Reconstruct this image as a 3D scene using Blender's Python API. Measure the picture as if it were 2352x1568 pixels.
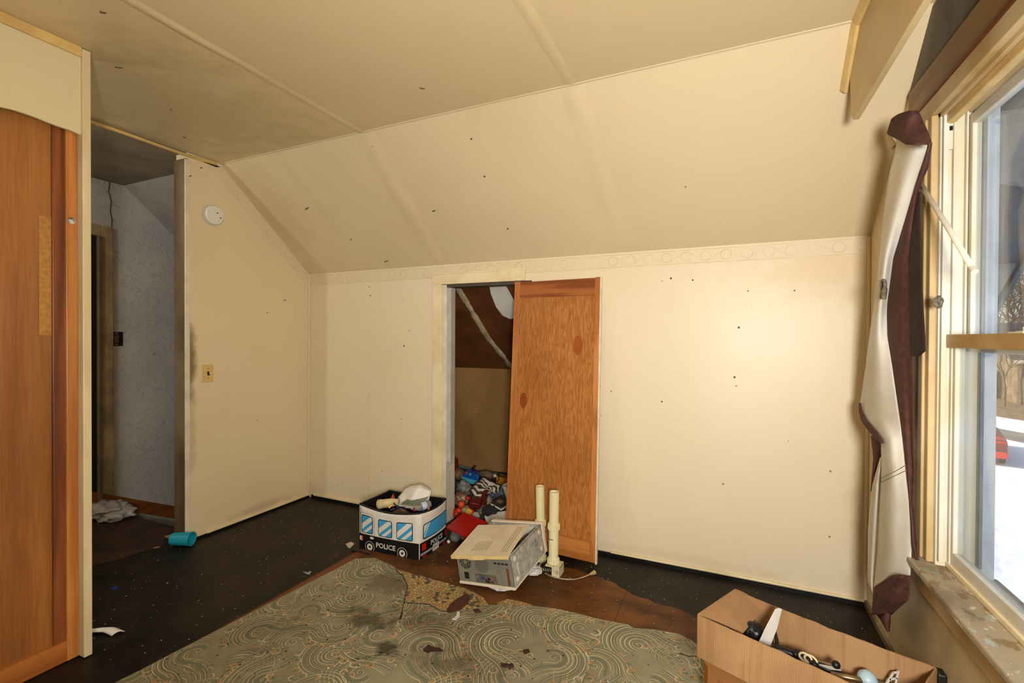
import bpy, bmesh, math, random
import numpy as np
from mathutils import Vector, Matrix, noise
random.seed(7)
R = math.radians
for o in list(bpy.data.objects): bpy.data.objects.remove(o, do_unlink=True)
SC = bpy.context.scene
COL = SC.collection

# ------------------------------------------------------------------ camera
W, H = 2352, 1568
F, YAW, PITCH, ROLL, CH = 1078.7, R(24.34), R(.5), R(.28), 1.33
fw = Vector((-math.sin(YAW)*math.cos(PITCH), math.cos(YAW)*math.cos(PITCH), -math.sin(PITCH)))
_r = Vector((math.cos(YAW), math.sin(YAW), 0)); _u = _r.cross(fw)
RT = _r*math.cos(ROLL)+_u*math.sin(ROLL); UP = -_r*math.sin(ROLL)+_u*math.cos(ROLL)
C0 = Vector((0, 0, CH))
cd = bpy.data.cameras.new('camera'); cam = bpy.data.objects.new('camera', cd); COL.objects.link(cam)
cd.sensor_width = 36; cd.lens = F/W*36; cd.clip_start = .02; cd.clip_end = 300
cam.matrix_world = Matrix.Translation(C0) @ Matrix((RT, UP, -fw)).transposed().to_4x4()
SC.camera = cam
def ray(x, y): return fw+RT*((x-W/2)/F)-UP*((y-H/2)/F)
def on(x, y, ax, v):
    d = ray(x, y); return C0+d*((v-C0[ax])/d[ax])
def depth(p): return (Vector(p)-C0).dot(fw)

# ------------------------------------------------------------------ sky, sun, flash, exposure
wd = bpy.data.worlds.new('world'); SC.world = wd; wd.use_nodes = True
nt = wd.node_tree; bg = nt.nodes['Background']
sky = nt.nodes.new('ShaderNodeTexSky'); sky.sky_type = 'NISHITA'; sky.sun_disc = False
sky.sun_elevation = R(32); sky.sun_rotation = R(250); sky.air_density = 1.0; sky.dust_density = 2.5
nt.links.new(sky.outputs[0], bg.inputs[0]); bg.inputs[1].default_value = .26
sd = bpy.data.lights.new('sun', 'SUN'); sun = bpy.data.objects.new('sun', sd); COL.objects.link(sun)
sd.energy = 5.0; sd.angle = R(.6); sd.color = (1, .95, .86)
sun.rotation_euler = Vector((.80, .22, -.52)).to_track_quat('-Z', 'Y').to_euler()
# the photographer's flash, held just to the right of the camera
fd = bpy.data.lights.new('camera_flash', 'AREA'); fl = bpy.data.objects.new('camera_flash', fd); COL.objects.link(fl)
fd.shape = 'DISK'; fd.size = .36; fd.energy = 84; fd.color = (1, .98, .95)
fl.location = (.32, -.42, 1.36)
fl.rotation_euler = Vector((.02, 1, .06)).to_track_quat('-Z', 'Y').to_euler()
SC.view_settings.view_transform = 'Standard'; SC.view_settings.look = 'None'
SC.view_settings.exposure = 0.0; SC.view_settings.gamma = 1; SC.view_settings.use_curve_mapping = False

# ------------------------------------------------------------------ material helpers
def lin(c):
    if isinstance(c, str): c = tuple(int(c[i:i+2], 16)/255 for i in (0, 2, 4))
    return tuple((x/12.92 if x <= .04045 else ((x+.055)/1.055)**2.4) for x in c)
class NT:
    def __init__(s, name):
        s.m = bpy.data.materials.new(name); s.m.use_nodes = True; s.t = s.m.node_tree
        s.b = s.t.nodes['Principled BSDF']; s.o = s.t.nodes['Material Output']
    def put(s, sock, v):
        if v is None: return
        if isinstance(v, bpy.types.NodeSocket): s.t.links.new(v, sock)
        else:
            try: sock.default_value = v
            except Exception: sock.default_value = (*v, 1)
    def n(s, typ, out=0, _attr=None, **kw):
        nd = s.t.nodes.new('ShaderNode'+typ)
        for k, v in (_attr or {}).items(): setattr(nd, k, v)
        for k, v in kw.items():
            key = int(k[1:]) if k[0] == 'i' and k[1:].isdigit() else k.replace('_', ' ')
            s.put(nd.inputs[key], v)
        return nd.outputs[out]
    def math(s, op, a, b=None, c=None, clamp=False):
        return s.n('Math', 0, {'operation': op, 'use_clamp': clamp}, i0=a, i1=b, i2=c)
    def vm(s, op, a, b=None, out=0):
        nd = s.t.nodes.new('ShaderNodeVectorMath'); nd.operation = op
        s.put(nd.inputs[0], a); s.put(nd.inputs[1], b)
        return nd.outputs[out]
    def mix(s, f, a, b, mode='MIX'):
        nd = s.t.nodes.new('ShaderNodeMix'); nd.data_type = 'RGBA'; nd.blend_type = mode
        s.put(nd.inputs[0], f); s.put(nd.inputs[6], a); s.put(nd.inputs[7], b); return nd.outputs[2]
    def step(s, v, lo, hi): return s.n('MapRange', 0, {'interpolation_type': 'SMOOTHSTEP'}, i0=v, i1=lo, i2=hi, i3=0.0, i4=1.0)
    def obj(s, sc=(1, 1, 1)):
        c = s.n('TexCoord', 3)
        return s.vm('MULTIPLY', c, sc) if sc != (1, 1, 1) else c
    def uv(s): return s.n('TexCoord', 2)
    def xyz(s, v):
        nd = s.t.nodes.new('ShaderNodeSeparateXYZ'); s.put(nd.inputs[0], v); return nd.outputs
    def noise(s, v, scale, detail=3, rough=.55, dist=0, out=0):
        return s.n('TexNoise', out, None, Vector=v, Scale=scale, Detail=detail, Roughness=rough, Distortion=dist)
    def vor(s, v, scale, out=0, feature='F1', dims='3D', rnd=1.0):
        return s.n('TexVoronoi', out, {'feature': feature, 'voronoi_dimensions': dims}, Vector=v, Scale=scale, Randomness=rnd)
    def bump(s, h, strength=.3, dist=.01):
        s.put(s.b.inputs['Normal'], s.n('Bump', 0, None, Strength=strength, Distance=dist, Height=h))
    def fin(s, col=None, rough=None, metal=None, spec=None):
        s.put(s.b.inputs['Base Color'], col); s.put(s.b.inputs['Roughness'], rough)
        s.put(s.b.inputs['Metallic'], metal); s.put(s.b.inputs['Specular IOR Level'], spec); return s.m
MATS = {}
def flat(name, c, rough=.6, var=.12, scale=8, stretch=(1, 1, 1), bump=0, metal=0, spec=.4, c2=None):
    """plain painted / moulded surface with a little uneven tone"""
    if name in MATS: return MATS[name]
    n = NT(name); c = lin(c); v = n.obj(stretch)
    f = n.noise(v, scale, 4)
    lo = lin(c2) if c2 else tuple(x*(1-var*1.6) for x in c)
    col = n.mix(n.step(f, .3, .7), (*lo, 1), (*[min(1, x*(1+var*.5)) for x in c], 1))
    if bump: n.bump(n.noise(v, scale*6, 3), bump, .01)
    MATS[name] = n.fin(col, rough, metal, spec); return MATS[name]

def paint_wall(name, c, stain='a98550', stains=(), fleck=.5, rough=.42, bump=.06):
    n = NT(name); v = n.obj(); base = (*lin(c), 1)
    big = n.noise(v, 1.1, 4, .6)
    col = n.mix(n.math('MULTIPLY', n.step(big, .42, .78), .30), base, (*[x*y for x, y in zip(lin(c), (.86, .80, .66))], 1))
    brush = n.noise(n.obj((30, 30, 2)), 3, 2)
    col = n.mix(n.math('MULTIPLY', n.step(brush, .45, .8), .07), col, (*[x*.75 for x in lin(c)], 1))
    # fly specks and scuffs
    cell = n.vor(v, 16, 0); pick = n.vor(v, 16, 1)
    sp = n.math('MULTIPLY', n.math('LESS_THAN', cell, .085), n.math('GREATER_THAN', n.xyz(pick)[0], 1-.055*fleck))
    fine = n.math('MULTIPLY', n.math('LESS_THAN', n.vor(v, 60, 0), .10), n.step(n.noise(v, 2.3, 2), .60, .72))
    col = n.mix(n.math('MULTIPLY', n.math('MAXIMUM', sp, n.math('MULTIPLY', fine, .5*fleck)), .75), col, (*lin('4a3a22'), 1))
    for (cx, cy, cz, rx, ry, rz, amt, cc) in stains:        # worn, dirty patches with their own shape
        q = n.vm('DIVIDE', n.vm('SUBTRACT', v, (cx, cy, cz)), (rx, ry, rz))
        d = n.math('ADD', n.vm('LENGTH', q, None, 1), n.math('MULTIPLY', n.math('SUBTRACT', n.noise(v, 9, 4), .5), 1.3))
        col = n.mix(n.math('MULTIPLY', n.step(d, 1.05, .25), amt), col, (*lin(cc), 1))
    n.bump(n.math('ADD', n.noise(v, 2.2, 3), n.math('MULTIPLY', n.noise(v, 60, 2), .06)), bump, .05)
    return n.fin(col, rough, 0, .45)

def wood(name, c1, c2, axis=2, scale=1.0, rough=.42, rings=9, knots=True, dirt=None):
    """stained softwood: stretched grain running along one axis"""
    n = NT(name); st = [9*scale]*3; st[axis] = .55*scale
    v = n.obj(tuple(st))
    d = n.noise(v, .55, 3, .5)
    g = n.math('SINE', n.math('MULTIPLY', n.math('ADD', d, n.math('MULTIPLY', n.xyz(v)[(axis+1) % 3], .03)), rings*6.28))
    fine = n.noise(n.vm('MULTIPLY', n.obj(), tuple(150 if i != axis else 5 for i in range(3))), 1, 3)
    f = n.math('ADD', n.math('MULTIPLY', g, .28), n.math('MULTIPLY', fine, .9))
    col = n.mix(n.step(f, .05, .85), (*lin(c2), 1), (*lin(c1), 1))
    big = n.noise(n.obj((2, 2, .8)), 1.3, 3)
    col = n.mix(n.math('MULTIPLY', n.step(big, .4, .75), .45), col, (*[x*.55 for x in lin(c2)], 1))
    if dirt: col = n.mix(n.math('MULTIPLY', n.step(n.noise(n.obj((6, 6, 1.6)), 1.5, 4), .55, .75), .6), col, (*lin(dirt), 1))
    n.bump(fine, .05, .004)
    return n.fin(col, rough, 0, .45)

# ------------------------------------------------------------------ mesh helpers
class MB:
    def __init__(s): s.v = []; s.f = []; s.uv = []
    def add(s, vs, fs):
        k = len(s.v); s.v += [tuple(p) for p in vs]; s.f += [tuple(i+k for i in f) for f in fs]; return s
    def box(s, x0, x1, y0, y1, z0, z1):
        return s.add([(x, y, z) for z in (z0, z1) for y in (y0, y1) for x in (x0, x1)],
                     [(0, 2, 3, 1), (4, 5, 7, 6), (0, 1, 5, 4), (2, 6, 7, 3), (0, 4, 6, 2), (1, 3, 7, 5)])
    def hexa(s, lo, hi):            # two quads (corner loops) joined to a block
        return s.add(list(lo)+list(hi), [(3, 2, 1, 0), (4, 5, 6, 7)]+[(i, (i+1) % 4, (i+1) % 4+4, i+4) for i in range(4)])
    def prism(s, poly, vec):        # extrude a flat polygon along vec
        n = len(poly); vec = Vector(vec); a = [Vector(p) for p in poly]
        return s.add(a+[p+vec for p in a], [tuple(range(n-1, -1, -1)), tuple(range(n, 2*n))]+[(i, (i+1) % n, (i+1) % n+n, i+n) for i in range(n)])
    def face(s, poly): return s.add(poly, [tuple(range(len(poly)))])
    def tube(s, pts, rad, n=8, caps=True):
        pts = [Vector(p) for p in pts]; rad = rad if isinstance(rad, (list, tuple)) else [rad]*len(pts)
        vs = []; up = None
        for i, p in enumerate(pts):
            t = (pts[min(i+1, len(pts)-1)]-pts[max(i-1, 0)]).normalized()
            if up is None: up = t.orthogonal().normalized()
            a = (up-t*up.dot(t)).normalized(); up = a; b = t.cross(a)
            vs += [p+(a*math.cos(k*2*math.pi/n)+b*math.sin(k*2*math.pi/n))*rad[i] for k in range(n)]
        fs = [(i*n+k, i*n+(k+1) % n, (i+1)*n+(k+1) % n, (i+1)*n+k) for i in range(len(pts)-1) for k in range(n)]
        if caps: fs += [tuple(range(n-1, -1, -1)), tuple((len(pts)-1)*n+k for k in range(n))]
        return s.add(vs, fs)
    def lathe(s, prof, o=(0, 0, 0), ax=(0, 0, 1), n=20):   # prof: (radius, height)
        o = Vector(o); ax = Vector(ax).normalized(); a = ax.orthogonal().normalized(); b = ax.cross(a)
        vs = [o+ax*h+(a*math.cos(k*2*math.pi/n)+b*math.sin(k*2*math.pi/n))*r for r, h in prof for k in range(n)]
        fs = [(i*n+k, i*n+(k+1) % n, (i+1)*n+(k+1) % n, (i+1)*n+k) for i in range(len(prof)-1) for k in range(n)]
        fs += [tuple(range(n-1, -1, -1)), tuple((len(prof)-1)*n+k for k in range(n))]
        return s.add(vs, fs)
    def grid(s, fn, nu, nv):
        vs = [fn(i/nu, j/nv) for j in range(nv+1) for i in range(nu+1)]
        return s.add(vs, [(j*(nu+1)+i, j*(nu+1)+i+1, (j+1)*(nu+1)+i+1, (j+1)*(nu+1)+i) for j in range(nv) for i in range(nu)])
    def ico(s, c, r, sub=2, amp=0, fr=3.0, seed=0, power=1):
        bm = bmesh.new(); bmesh.ops.create_icosphere(bm, subdivisions=sub, radius=1)
        r = r if isinstance(r, (tuple, list)) else (r, r, r); vs = []
        for v in bm.verts:
            k = 1
            if amp:
                q_ = v.co*fr+Vector((seed*7.3, seed*3.1, seed)); k += amp*(.8*noise.noise(q_)+.40*(.5-2*abs(noise.noise(q_*1.6)))+.13*(.5-2*abs(noise.noise(q_*3.6))))
            vs.append(Vector(c)+Vector((v.co.x*r[0], v.co.y*r[1], v.co.z*r[2]))*k)
        s.add(vs, [tuple(v.index for v in f.verts) for f in bm.faces]); bm.free(); return s
def apply_m(mb, m):
    mb.v = [tuple(m @ Vector(p)) for p in mb.v]; return mb
ORG = {}
def mk(name, mb, mat, parent=None, smooth=False, bevel=0, solid=0, uvf=None, angle=40, label=None):
    me = bpy.data.meshes.new(name); me.from_pydata(mb.v, [], mb.f)
    bm = bmesh.new(); bm.from_mesh(me); bmesh.ops.recalc_face_normals(bm, faces=bm.faces); bm.to_mesh(me); bm.free()
    me.update()
    if uvf:
        l = me.uv_layers.new(name='UVMap')
        for lp in me.loops: l.data[lp.index].uv = uvf(me.vertices[lp.vertex_index].co)
    if smooth:
        for p in me.polygons: p.use_smooth = True
    me.materials.append(mat if not isinstance(mat, str) else MATS[mat])
    o = bpy.data.objects.new(name, me); COL.objects.link(o)
    if parent is not None:
        o.parent = parent
        if parent.name in ORG: o.matrix_parent_inverse = ORG[parent.name].inverted()
    if solid:
        md = o.modifiers.new('solid', 'SOLIDIFY'); md.thickness = solid; md.offset = 0
    if bevel:
        md = o.modifiers.new('bevel', 'BEVEL'); md.width = bevel; md.segments = 2; md.limit_method = 'ANGLE'; md.angle_limit = R(35)
        if smooth: o.modifiers.new('wn', 'WEIGHTED_NORMAL')
    if label: o['label'] = label
    return o
def tag(o, label, cat, group=None, kind=None):
    o['label'] = label; o['category'] = cat
    if group: o['group'] = group
    if kind: o['kind'] = kind
    return o
def struct(o, label=None): 
    o['kind'] = 'structure'
    if label: o['label'] = label
    return o
def empty(name, loc=(0, 0, 0), mat=None, world=False):
    """an Empty at the thing's base; world=True: its parts are given in world coordinates"""
    o = bpy.data.objects.new(name, None); COL.objects.link(o); o.empty_display_size = .05
    o.matrix_world = mat if mat is not None else Matrix.Translation(loc)
    if world: ORG[o.name] = Matrix.Translation(loc)
    return o
def text_mesh(txt, size, bold=0.0, align='CENTER'):
    cu = bpy.data.curves.new('txt', 'FONT'); cu.body = txt; cu.size = size; cu.align_x = align; cu.align_y = 'CENTER'
    cu.offset = bold; cu.resolution_u = 2
    o = bpy.data.objects.new('txt', cu); COL.objects.link(o)
    dg = bpy.context.evaluated_depsgraph_get(); me = bpy.data.meshes.new_from_object(o.evaluated_get(dg))
    vs = [v.co.copy() for v in me.vertices]; fs = [tuple(p.vertices) for p in me.polygons]
    bpy.data.objects.remove(o, do_unlink=True); bpy.data.meshes.remove(me); return vs, fs
def frame_m(o, x, z):   # matrix from origin, x axis and approximate z axis
    x = Vector(x).normalized(); z = Vector(z); z = (z-x*z.dot(x)).normalized(); y = z.cross(x)
    return Matrix.Translation(Vector(o)) @ Matrix((x, y, z)).transposed().to_4x4()

# ------------------------------------------------------------------ key dimensions of the room (metres)
D, XL, XR, K, YC, CZ = 2.852, -3.136, .655, 1.844, 2.10, 2.50
SL = (CZ-K)/(D-YC)
XP, YP = -2.40, 1.055          # partition with the plywood door
XG, XS, YS = -4.282, -3.25, 1.885   # stair-hall wall, back face and near end of the stub wall
XO = .80                        # outside face of the gable wall
GZ = -2.95                      # ground outside
def slope_z(y): return K+SL*(D-y)

# ------------------------------------------------------------------ materials of the room
WALL = paint_wall('cream_wall_paint', 'e2d2b2', stains=(
    (.64, 2.85, .35, .10, .2, .55, .25, 'a98c5a'), (-3.1, 2.84, .05, .2, .2, .1, .2, '9a8458'), (.60, 2.85, 1.72, .7, .2, .22, .45, 'd3b47e'),
    (-.35, 2.85, .05, .8, .2, .06, .2, 'b79c70')), fleck=1.0)
STUB = paint_wall('cream_stub_paint', 'dfcda8', stains=(
    (XL, 1.90, 1.18, .1, .055, .30, .85, '6d5024'), (XL, 2.45, .06, .1, .35, .04, .3, '8a7450'), (XL, 1.90, .7, .1, .06, .4, .35, '9a7c48')), fleck=.8)
CEIL = paint_wall('ceiling_paint', 'dac79e', stains=((-2.6, 1.5, 2.5, .8, .8, .2, .4, 'a08a5c'), (-.2, .9, 2.5, .9, .5, .2, .25, 'b89c62')), fleck=.35)
SLOPE = paint_wall('slope_paint', 'd8c59f', stains=((-2.95, 2.35, 2.2, .25, .5, .5, .25, 'a9925f'),), fleck=.3)
RWALL = paint_wall('right_wall_paint', 'd8c59c', stains=((XR, 2.4, .2, .2, .8, .35, .5, '7c6237'), (XR, 2.3, 2.4, .2, .4, .3, .35, '8b7a56')), fleck=1.2)
TRIM = flat('cream_trim', 'e3d3ab', .4, .12, 6, c2='d9c69a')
TRIMW = flat('pale_trim', 'dcd3bd', .4, .10, 9)
TANTRIM = flat('tan_casing', 'c9b186', .38, .14, 5, (1, 1, .4), c2='b3935c')
YTRIM = flat('yellowed_trim', 'd9b876', .4, .14, 7)
GREYWALL = NT('grey_textured_plaster')
_v = GREYWALL.obj(); _s = GREYWALL.noise(GREYWALL.obj((1, 1, 1.4)), 26, 4, .6, 1.2)
_c = GREYWALL.mix(GREYWALL.step(GREYWALL.noise(_v, 1.7, 3), .35, .7), (*lin('a8a4a0'), 1), (*lin('b7b2aa'), 1))
_cr = GREYWALL.math('MULTIPLY', GREYWALL.step(_s, .635, .70), .55)
GREYWALL.bump(GREYWALL.step(_s, .45, .75), .55, .006)
GREYWALL = GREYWALL.fin(GREYWALL.mix(_cr, _c, (*lin('6f6a64'), 1)), .7)
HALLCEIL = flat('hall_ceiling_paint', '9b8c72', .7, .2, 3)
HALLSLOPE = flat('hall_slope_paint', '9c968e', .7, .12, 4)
DIRTYTRIM = flat('grimy_trim', '7a6a4e', .45, .3, 5, (1, 1, .4), c2='57432a')
BLACKTAPE = flat('black_base_strip', '12130f', .35, .2, 20)
PLY = wood('orange_plywood', 'ab7238', '8a5222', 2, .7, .38, 2.2, dirt='6a4a30')
PINE = wood('orange_pine', 'cf8a48', 'b06a2c', 2, 1.6, .4, 6)
REDWOOD = wood('dark_stained_stile', '8f5128', '6b3514', 2, 1.6, .4, 6)
FIR = wood('fir_panel', 'b4763a', '985a24', 2, 6.5, .36, 8)
FIRST = wood('fir_stile', 'c48042', 'a8622a', 2, 1.3, .38, 6)
FIRDK = wood('fir_rail', 'a4602c', '7c3f17', 0, 1.3, .38, 6)
FIRRL = wood('fir_rail_light', 'c07c3c', 'a05f28', 0, 1.3, .38, 6)
HEADER = wood('brown_header_board', '8f6a3a', '75512a', 1, 1.2, .45, 5)
CASEWOOD = wood('orange_casing_edge', 'c4702c', '9c4c16', 2, 1.6, .35, 6)
BOARD = wood('skirt_board', '85501f', '6a3a12', 1, 1.2, .4, 5)
DARK = flat('dark_void', '0d0b09', .9, .1, 4)
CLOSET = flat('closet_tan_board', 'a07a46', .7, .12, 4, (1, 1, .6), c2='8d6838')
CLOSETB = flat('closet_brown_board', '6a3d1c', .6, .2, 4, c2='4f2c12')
PLASTER = flat('bare_plaster', 'b9ad92', .8, .2, 14, bump=.3, c2='92805c')
WHITEP = flat('white_patch', 'dcdad0', .6, .05, 6)

# floor: black-painted boards with worn brown bands and paint flecks
n = NT('painted_floor'); v = n.obj(); x, y, z = n.xyz(v)
wob = n.math('MULTIPLY', n.math('SUBTRACT', n.noise(v, 3, 4), .5), .35)
lim = n.math('SUBTRACT', 2.60, n.math('MULTIPLY', n.math('MAXIMUM', n.math('ADD', x, .75), 0.0), .33))
lim = n.math('ADD', lim, n.math('MULTIPLY', wob, .5))
brown = n.math('MULTIPLY', n.math('LESS_THAN', y, lim), n.step(n.math('ADD', x, wob), -2.08, -1.93))
blk = n.mix(n.step(n.noise(v, 5, 5, .65), .38, .72), (*lin('120e09'), 1), (*lin('281c12'), 1))
brn = n.mix(n.step(n.noise(n.obj((1, 1.8, 1)), 3, 6, .65), .32, .72), (*lin('40260f'), 1), (*lin('74471e'), 1))
col = n.mix(brown, blk, brn)
edge = n.math('MULTIPLY', n.step(n.math('ABSOLUTE', n.math('ADD', x, n.math('SUBTRACT', 2.075, n.math('MULTIPLY', y, .02)))), .045, .02), n.math('LESS_THAN', y, 2.3))
col = n.mix(edge, col, (*lin('6e3d1e'), 1))
cell = n.vor(v, 42, 0); pk = n.xyz(n.vor(v, 42, 1))
fl1 = n.math('MULTIPLY', n.math('LESS_THAN', cell, n.math('MULTIPLY', pk[1], .17)), n.math('GREATER_THAN', pk[0], .82))
col = n.mix(n.math('MULTIPLY', fl1, .8), col, (*lin('b9ab94'), 1))
seam = n.math('LESS_THAN', n.math('ABSOLUTE', n.math('SUBTRACT', n.math('FRACT', n.math('MULTIPLY', x, 1.09)), .5)), .0018)
col = n.mix(n.math('MULTIPLY', seam, .7), col, (*lin('0a0806'), 1))
n.bump(n.noise(v, 14, 4), .12, .01)
FLOOR = n.fin(col, n.step(n.noise(v, 4, 3), .0, 1.0), 0, .22)
FLOOR.node_tree.nodes['Principled BSDF'].inputs['Roughness'].default_value = .5
for l in list(FLOOR.node_tree.links):
    if l.to_socket.name == 'Roughness': FLOOR.node_tree.links.remove(l)
HALLFLOOR = flat('brown_hall_sheet', '38210f', .6, .25, 6, c2='281709')

# linoleum with printed wave swirls: every ink shares the same dirt
def lino_ink(name, c, c2=None):
    n = NT(name); v = n.obj((1, 1, 0))
    col = n.mix(n.step(n.noise(v, 11, 3), .35, .65), (*lin(c2 or c), 1), (*lin(c), 1))
    for (cx, cy, rx, ry, amt, cc) in ((-1.52, 1.72, .20, .10, .75, '3a3020'), (-1.62, 2.02, .20, .18, .55, '4a3a1c'), (-1.25, 1.82, .32, .14, .5, '40351c'),
                                      (-1.02, 1.62, .26, .10, .5, '463a1e'), (-1.3, 1.60, .1, .06, .85, '2a1d10'), (-1.9, 1.5, .3, .5, .25, '4a4430')):
        q = n.vm('DIVIDE', n.vm('SUBTRACT', v, (cx, cy, 0)), (rx, ry, 1))
        dd = n.math('ADD', n.vm('LENGTH', q, None, 1), n.math('MULTIPLY', n.math('SUBTRACT', n.noise(v, 12, 5, .7), .5), 2.2))
        col = n.mix(n.math('MULTIPLY', n.step(dd, .95, .2), amt), col, (*lin(cc), 1))
    col = n.mix(n.math('MULTIPLY', n.step(n.noise(v, 1.6, 4), .42, .72), .38), col, (*lin('4d4735'), 1))
    cell = n.vor(v, 30, 0, 'F1', '2D'); pk = n.xyz(n.vor(v, 30, 1, 'F1', '2D'))
    col = n.mix(n.math('MULTIPLY', n.math('LESS_THAN', cell, n.math('MULTIPLY', pk[1], .15)), n.math('GREATER_THAN', pk[0], .82)), col, (*lin('2a2216'), 1))
    col = n.mix(n.math('MULTIPLY', n.math('LESS_THAN', cell, n.math('MULTIPLY', pk[1], .12)), n.math('LESS_THAN', pk[0], .05)), col, (*lin('ddd6c4'), 1))
    n.bump(n.noise(v, 2.2, 3), .25, .02)
    return n.fin(col, .55, 0, .4)
LINO = lino_ink('swirl_linoleum', '8e886d', '837f66')
INKS = [lino_ink('ink_'+c, c, d) for c, d in (('cbbf9a', 'b3a785'), ('666a53', '707159'), ('8b8468', '857d63'), ('c28d5c', 'b28152'), ('767b62', '6d745c'), ('988f72', '8b866b'))]
# older pebble-print linoleum underneath
n = NT('pebble_linoleum'); v = n.obj((1, 1, 0)); c = n.vor(v, 50, 1, 'F1', '2D', .8); cx = n.xyz(c)
e = n.vor(v, 50, 0, 'DISTANCE_TO_EDGE', '2D', .8)
col = n.mix(n.step(cx[0], .2, .6), (*lin('a58a56'), 1), (*lin('b29a63'), 1))
col = n.mix(n.math('GREATER_THAN', cx[1], .87), col, (*lin('4d4c40'), 1))
col = n.mix(n.math('LESS_THAN', cx[1], .14), col, (*lin('b07a48'), 1))
col = n.mix(n.step(e, .11, .05), col, (*lin('6d5a36'), 1))
col = n.mix(n.math('MULTIPLY', n.step(n.noise(v, 7, 4), .45, .7), .4), col, (*lin('5a4526'), 1))
PEBBLE = n.fin(col, .5)

# ------------------------------------------------------------------ ROOM SHELL
# floor with the stairwell cut out (four slabs, one mesh)
mb = MB(); fx0, fx1, fy0, fy1 = -6.4, XR, -1.6, 4.15; sx0, sx1, sy0, sy1 = XG, XS, 2.0, 4.0
for a in ((fx0, sx0-.06, fy0, fy1), (sx1, fx1, fy0, fy1), (sx0, sx1, fy0, sy0), (sx0, sx1, sy1, fy1)): mb.box(a[0], a[1], a[2], a[3], -.2, 0)
floor = struct(mk('floor', mb, FLOOR))
# ceiling: flat part, then the slope on the window-corner side
mb = MB().box(XS+.11, XR, -1.6, YC, CZ, CZ+.05)
ceiling = struct(mk('ceiling', mb, CEIL))
mb = MB().prism([(XL, YC, CZ), (XR, YC, CZ), (XR, D, K), (XL, D, K)], (0, .03, .04))
slope = struct(mk('ceiling_slope', mb, SLOPE))
mb = MB().box(XG-.1, XS+.11, -.6, YC, CZ+.004, CZ+.05)
struct(mk('ceiling_hall', mb, HALLCEIL))
mb = MB().prism([(XG-.1, YC, CZ), (XS+.02, YC, CZ), (XS+.02, 4.1, slope_z(4.1)), (XG-.1, 4.1, slope_z(4.1))], (0, .03, .04))
struct(mk('ceiling_hall_slope', mb, HALLSLOPE))
# taped joints in the boards: low rounded ridges
SEAM = []
def ridge(name, a, b, nrm, w, h, mat, par, wig=.006):
    a = Vector(a); b = Vector(b); nrm = Vector(nrm).normalized(); t = (b-a).normalized(); s = t.cross(nrm)
    def fn(u, vv):
        p = a.lerp(b, vv)+s*((u-.5)*w+wig*noise.noise(Vector((vv*9, 3, w))))
        return p+nrm*(h*(math.cos((u-.5)*2*math.pi)*.5+.5)*(.75+.5*noise.noise(Vector((vv*5, 1, a.x)))) - .0008)
    return mk(name, MB().grid(fn, 8, 40), mat, par, smooth=True)
sn = Vector((0, -SL, -1))
ridge('ceiling_seam', (-1.905, .2, CZ), (-1.905, YC, CZ), (0, 0, -1), .075, .007, CEIL, ceiling)
ridge('ceiling_seam', (-.655, .2, CZ), (-.655, YC, CZ), (0, 0, -1), .08, .005, CEIL, ceiling)
ridge('slope_seam', (-1.89, YC+.01, CZ-.009), (-1.86, D-.03, K+.026), sn, .17, .010, SLOPE, slope)
ridge('slope_seam', (-.655, YC+.01, CZ-.009), (-.56, D-.03, K+.026), sn, .15, .006, SLOPE, slope)
ridge('slope_seam', (-2.56, YC+.01, CZ-.009), (-2.45, D-.03, K+.026), sn, .20, .006, SLOPE, slope)
ridge('crease_bead', (XL, YC-.004, CZ-.002), (.43, YC-.004, CZ-.002), (0, -.5, -1), .014, .003, SLOPE, ceiling, .003)
# sagging lip where the room ceiling stops at the stair hall
mb = MB().grid(lambda u, vv: (XL-.012+.024*u, .2+vv*(2.07-.2), CZ-.010-.012*math.sin(u*math.pi)-.008*noise.noise(Vector((vv*4, 0, 0)))), 4, 30)
mk('ceiling_lip', mb, YTRIM, ceiling, smooth=True, solid=.006)
mk('ceiling_crack', MB().prism([(XL+.004, 1.96, 2.492), (XL+.004, 2.10, 2.478), (XL+.004, 2.07, 2.468), (XL+.004, 1.99, 2.474)], (-.01, 0, 0)), DARK, ceiling)

# back (knee) wall with the closet opening
OX0, OX1, OZ = -1.80, -1.15, 1.69
T = .09
mb = MB().box(XS, OX0, D, D+T, 0, K+.06).box(OX1, XR, D, D+T, 0, K+.06).box(OX0, OX1, D, D+T, OZ, K+.06)
wall_back = struct(mk('wall_back', mb, WALL))
# stub wall between room and stairs
poly = [(XL, YS, 0), (XL, D, 0), (XL, D, K), (XL, YC, CZ), (XL, YS, CZ)]
wall_left = struct(mk('wall_left', MB().prism(poly, (XS-XL, 0, 0)), STUB))
mk('end_trim', MB().box(XS-.004, XL+.002, YS-.012, YS, 0, 2.462), DIRTYTRIM, wall_left, bevel=.002)
mk('end_bead', MB().box(XL-.004, XL+.006, YS-.016, YS+.012, .03, 2.455), TRIMW, wall_left, bevel=.002)
mk('corner_bead', MB().box(XL, XL+.014, D-.014, D, .03, K-.01), WALL, wall_back, bevel=.004)
mk('corner_bead', MB().box(XR-.014, XR, D-.014, D, .03, K-.01), WALL, wall_back, bevel=.004)
# hatch panel cut into the knee wall, patched sheet beside the door
mk('hatch_panel', MB().box(-3.075, -2.505, D-.004, D+.002, .03, .888), WALL, wall_back, bevel=.0015)
mk('wall_joint', MB().box(-2.502, -2.496, D-.003, D, .03, .90), TRIM, wall_back)
mk('wall_patch', MB().box(-.64, -.32, D-.0022, D, 1.02, 1.66), WALL, wall_back)
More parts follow.
